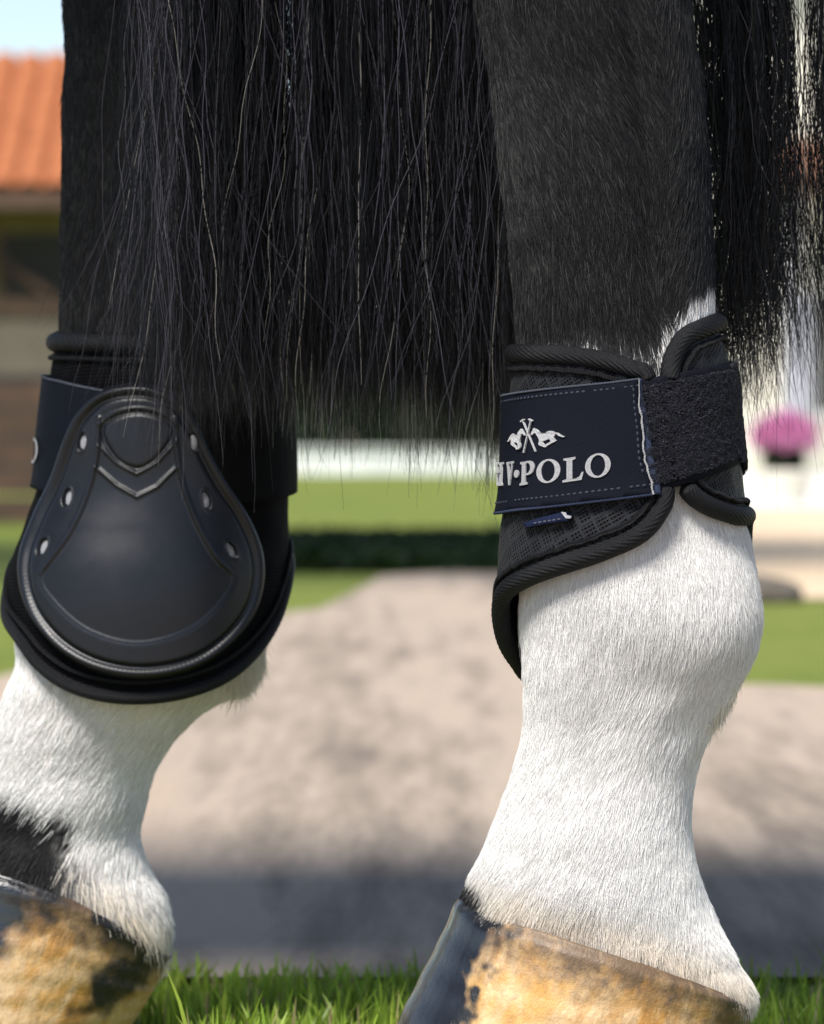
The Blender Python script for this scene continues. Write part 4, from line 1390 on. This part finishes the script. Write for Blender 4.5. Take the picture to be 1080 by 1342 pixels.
# diagonal brace
MB().add([(-4.6, YB - .12, zz(300)), (-4.45, YB - .12, zz(300)), (-3.5, YB - .12, zz(388)), (-3.65, YB - .12, zz(388)), (-4.6, YB - .095, zz(300)), (-4.45, YB - .095, zz(300)), (-3.5, YB - .095, zz(388)), (-3.65, YB - .095, zz(388))],
         [(0, 1, 2, 3), (4, 7, 6, 5), (0, 4, 5, 1), (1, 5, 6, 2), (2, 6, 7, 3), (3, 7, 4, 0)]).build('brace', M_BROWN, sb)

# house on the right
hb, _r = building('house', (7.5, YB, 0), 'cream rendered house with orange roof and grey shutters', 2.95, 12.0, 6.0, 5.6, 7.4, .45, M_CREAM, .27, 5, False)
for x in (4.02, 6.2, 8.6):
    if x < 4.1: MB().box(x, x + .62, YB - .03, YB - .003, 3.6, 4.7).build('window', M_GLASS, hb)
    w_ = MB().box(x, x + .62, YB - .03, YB - .003, .62, 1.75).build('window', M_GLASS, hb)
    MB().box(x - .05, x + .67, YB - .06, YB - .031, .54, .62).build('sill', M_WHITEW, w_)
    for s_ in (-1, 1):
        xs = x - .34 if s_ < 0 else x + .66
        MB().box(xs, xs + .30, YB - .05, YB - .004, .6, 1.78).build('shutter', M_GREY, w_)

# tiled canopy along the house front
cp = MB().add([(3.45, YB - .9, zz(238)), (12, YB - .9, zz(238)), (12, YB - .003, zz(192)), (3.45, YB - .003, zz(192)), (3.45, YB - .9, zz(238) + .07), (12, YB - .9, zz(238) + .07), (12, YB - .003, zz(192) + .07), (3.45, YB - .003, zz(192) + .07)],
         [(0, 1, 2, 3), (4, 7, 6, 5), (0, 4, 5, 1), (1, 5, 6, 2), (2, 6, 7, 3), (3, 7, 4, 0)]).build('canopy', M_TILEW, hb)
MB().box(3.45, 12, YB - .94, YB - .903, zz(262), zz(238)).build('fascia', M_BROWN, cp)
for x in (3.62, 6.6, 9.6):
    MB().box(x, x + .12, YB - .85, YB - .73, 0, zz(238)).build('post', M_GREY, hb)

# timber fence on the left, in front of the stable
YFN = yd(690)
fz = lambda py: HC - (py - HY) * (YFN + CD) / F
fn = empty('timber_fence', (-2.5, YFN, 0), 'low dark brown board fence at the edge of the lawn', 'fence')
fx0, fx1 = -5.5, (230 - 540) * (YFN + CD) / F
for k in range(5):
    z0 = .012 + k * .097
    MB().box(fx0, fx1, YFN - .012, YFN + .012, z0, z0 + .085).build('board', M_BROWN, fn)
for k in range(5):
    x = fx0 + .02 + (fx1 - fx0 - .12) * k / 4
    MB().box(x, x + .08, YFN + .014, YFN + .09, 0, .55).build('post', M_BROWN, fn)

# low white garden wall and the hedge behind it
wl = MB().box(gx(300, 622), gx(880, 622), yd(622), yd(622) + .25, 0, .225).build('garden_wall', M_WHITEW, None)
wl.name = 'garden_wall'
tag(wl, 'low white garden wall along the far edge of the lawn', 'wall')
for k in range(8):
    x0 = gx(300, 622) + k * .529
    MB().box(x0, x0 + .522, yd(622) - .03, yd(622) + .28, .228, .262).build('coping_stone', M_WHITEW, wl)

def leaves(n, pos, size, c1, c2, name, mat, parent, seed):
    r = np.random.default_rng(seed)
    p = pos(r, n)
    n = len(p)
    a = r.normal(0, 1, (n, 3)); a /= np.linalg.norm(a, axis=1, keepdims=True)
    b = r.normal(0, 1, (n, 3)); b -= (b * a).sum(1, keepdims=True) * a; b /= np.linalg.norm(b, axis=1, keepdims=True)
    s = size * r.uniform(.6, 1.3, (n, 1))
    V = np.stack([p - a * s, p + b * s * .5, p + a * s, p - b * s * .5], 1).reshape(-1, 3)
    f = (np.arange(n)[:, None] * 4 + np.arange(4)[None]).tolist()
    t = r.random((n, 1))
    C = np.repeat(np.array(c1) * (1 - t) + np.array(c2) * t, 4, 0)
    return mesh_obj(name, V, f, mat, parent, smooth=False, colattr=C, fix=False)
hx0, hx1 = gx(300, 622), gx(880, 622) + .3
HYY = yd(622) + 1.6
hd = empty('hedge', ((hx0 + hx1) / 2, HYY, 0), 'dense dark green clipped hedge behind the white garden wall', 'hedge')
def hedge_pos(r, n):
    p = np.stack([r.uniform(hx0, hx1, n), HYY + r.uniform(-.45, .45, n), r.uniform(.02, 1.6, n)], -1)
    p[:, 2] *= .85 + .2 * vn(p[:, :2], 1.4, 3)
    p[:, 1] += .2 * (vn(p, 1.8, 6) - .5)
    return p
leaves(16000, hedge_pos, .07, (.012, .03, .012), (.03, .06, .018), 'foliage', M_BLADE, hd, 121)
for k in range(9):
    x = hx0 + .4 + (hx1 - hx0 - .8) * k / 8
    v, f = loft([((x, HYY, 0), .05, .05, (0, 0, 1)), ((x + .05, HYY, .5), .04, .04, (0, 0, 1)), ((x, HYY, 1.1), .02, .02, (0, 0, 1))], 8)
    mesh_obj('stem', v, f, M_BARK, hd)

# pot of pink flowers on the terrace
YP = yd(659)
fl = empty('flower_pot', (gx(1028, 659), YP, 0), 'cream pot of pink flowers standing on the pale terrace', 'potted plant')
cx = gx(1028, 659)
v, f = loft([((cx, YP, 0), .10, .10, (0, 0, 1)), ((cx, YP, .12), .14, .14, (0, 0, 1)), ((cx, YP, .145), .15, .15, (0, 0, 1)), ((cx, YP, .155), .13, .13, (0, 0, 1))], 24)
mesh_obj('pot', v, f, M_CREAM, fl, smooth=False)
def ball(c, rx, rz, sh=.8):
    def pos(r, n):
        d = r.normal(0, 1, (n, 3)); d /= np.linalg.norm(d, axis=1, keepdims=True)
        rr = (sh + (1 - sh) * r.random((n, 1))) * (.85 + .3 * vn(d, 2.2, 3)[:, None])
        return np.array(c) + d * rr * np.array([rx, rx, rz])
    return pos
leaves(700, ball((cx, YP, .20), .10, .07, .3), .035, (.012, .025, .01), (.03, .05, .018), 'leaves', M_BLADE, fl, 131)
for k in range(22):
    el = math.asin(-.35 + 1.35 * (k + .5) / 22)
    a = k * 2.4
    c = (cx + .115 * math.cos(el) * math.cos(a), YP + .115 * math.cos(el) * math.sin(a), .315 + .085 * math.sin(el) + random.uniform(-.01, .01))
    leaves(150, ball(c, .055, .05, .85), .014, (.62, .2, .42), (.72, .34, .55), 'flower_head', M_BLADE, fl, 140 + k)

# low bed of dark ivy, added to deepen the trees' shade band
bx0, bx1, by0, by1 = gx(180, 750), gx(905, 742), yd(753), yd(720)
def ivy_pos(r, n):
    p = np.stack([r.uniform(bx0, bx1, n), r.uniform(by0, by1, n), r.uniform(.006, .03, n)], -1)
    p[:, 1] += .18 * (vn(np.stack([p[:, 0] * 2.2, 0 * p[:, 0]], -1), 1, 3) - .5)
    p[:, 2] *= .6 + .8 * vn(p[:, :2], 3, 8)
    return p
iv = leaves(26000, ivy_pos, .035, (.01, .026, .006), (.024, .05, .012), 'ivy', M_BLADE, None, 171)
tag(iv, 'dark green ivy bed added to deepen the shade band by the sandy path', 'ivy', kind='stuff')

# a stone beside the sandy yard
def stone(x, y, r, label, seed):
    bm = bmesh.new()
    bmesh.ops.create_icosphere(bm, subdivisions=3, radius=r)
    for v in bm.verts:
        k = .8 + .4 * float(vn(np.array([v.co.normalized()[:]]), 1.7, seed)[0])
        v.co = Vector((v.co.x * 1.5 * k, v.co.y * 1.2 * k, v.co.z * .75 * k))
        v.co.z = max(v.co.z, -.25 * r)
        v.co += Vector((x, y, .24 * r))
    me = bpy.data.meshes.new('boulder')
    bm.to_mesh(me)
    bm.free()
    me.materials.append(M_ROCK)
    o = bpy.data.objects.new('boulder', me)
    col.objects.link(o)
    tag(o, label, 'stone')
stone(gx(1000, 790), yd(790), .05, 'small dark rounded stone at the edge of the sandy yard', 4)

# trees: one off to the side throws the shade band on the lawn, others stand far behind
def tree(x, y, h, cr, label, seed, n=5200, group=None, leaf=.11):
    t = empty('garden_tree', (x, y, 0), label, 'tree', group)
    r = random.Random(seed)
    th = h - cr * 1.1
    v, f = loft([((x, y, -.02), .16, .16, (0, 0, 1)), ((x + .03, y, th * .5), .11, .11, (0, 0, 1)), ((x - .02, y, th), .09, .09, (0, 0, 1)), ((x, y, h - cr * .3), .03, .03, (0, 0, 1))], 12)
    mesh_obj('trunk', v, f, M_BARK, t)
    cz = h - cr * .9
    cls = []
    for k in range(26):
        a, e = r.uniform(0, 2 * PI), r.uniform(-.5, 1.0)
        q = cr * r.uniform(.45, .95)
        c = Vector((x + q * math.cos(a) * math.cos(e), y + q * math.sin(a) * math.cos(e), cz + q * math.sin(e) * .85))
        cls.append((c, cr * r.uniform(.28, .45)))
        if k < 9:
            s = Vector((x, y, th * r.uniform(.75, 1.0)))
            d = (c - s)
            v, f = loft([(s, .045, .045, d), (s + d * .5 + Vector((0, 0, .06)), .03, .03, d), (c, .012, .012, d)], 7)
            mesh_obj('limb', v, f, M_BARK, t)
    def pos(rg, n):
        i = rg.integers(0, len(cls), n)
        C = np.array([c[:] for c, _ in cls])[i]
        R = np.array([q for _, q in cls])[i]
        d = rg.normal(0, 1, (n, 3)); d /= np.linalg.norm(d, axis=1, keepdims=True)
        return C + d * (R * rg.random(n) ** .45)[:, None]
    leaves(n, pos, leaf, (.03, .065, .012), (.075, .12, .025), 'crown', M_BLADE, t, seed)
# shade band rows 708..748 lie 8.7 to 11.6 m out
sdx, sdy = -SUN.x / SUN.z, -SUN.y / SUN.z

crown_z = 4.6
for k, (sx, lab) in enumerate(((-2.9, 'leafy tree left of the lawn, nearer the stable fence'), (.2, 'leafy tree beside the lawn, nearer the path'))):
    tx, ty = sx - sdx * crown_z, 8.35 - sdy * crown_z
    tree(tx, ty, 6.0, 1.55, lab, 150 + k, group='trees shading the lawn')
for k, (tx, ty, h, lab) in enumerate(((-22, 58, 9, 'tall tree on the far side of the lawn, beyond the stable end'), (-15.5, 64, 8, 'round tree far behind the stable'), (15.5, 60, 8.5, 'round tree far behind the house'), (21, 56, 9.5, 'tall tree on the far side of the lawn, beyond the house'),
                                      (29, 66, 8, 'spreading tree far out past the house'), (-30, 68, 8, 'spreading tree far out past the stable'))):
    tree(tx, ty, h, 3.0, lab, 180 + k, n=2600, group='trees on the far horizon', leaf=.3)
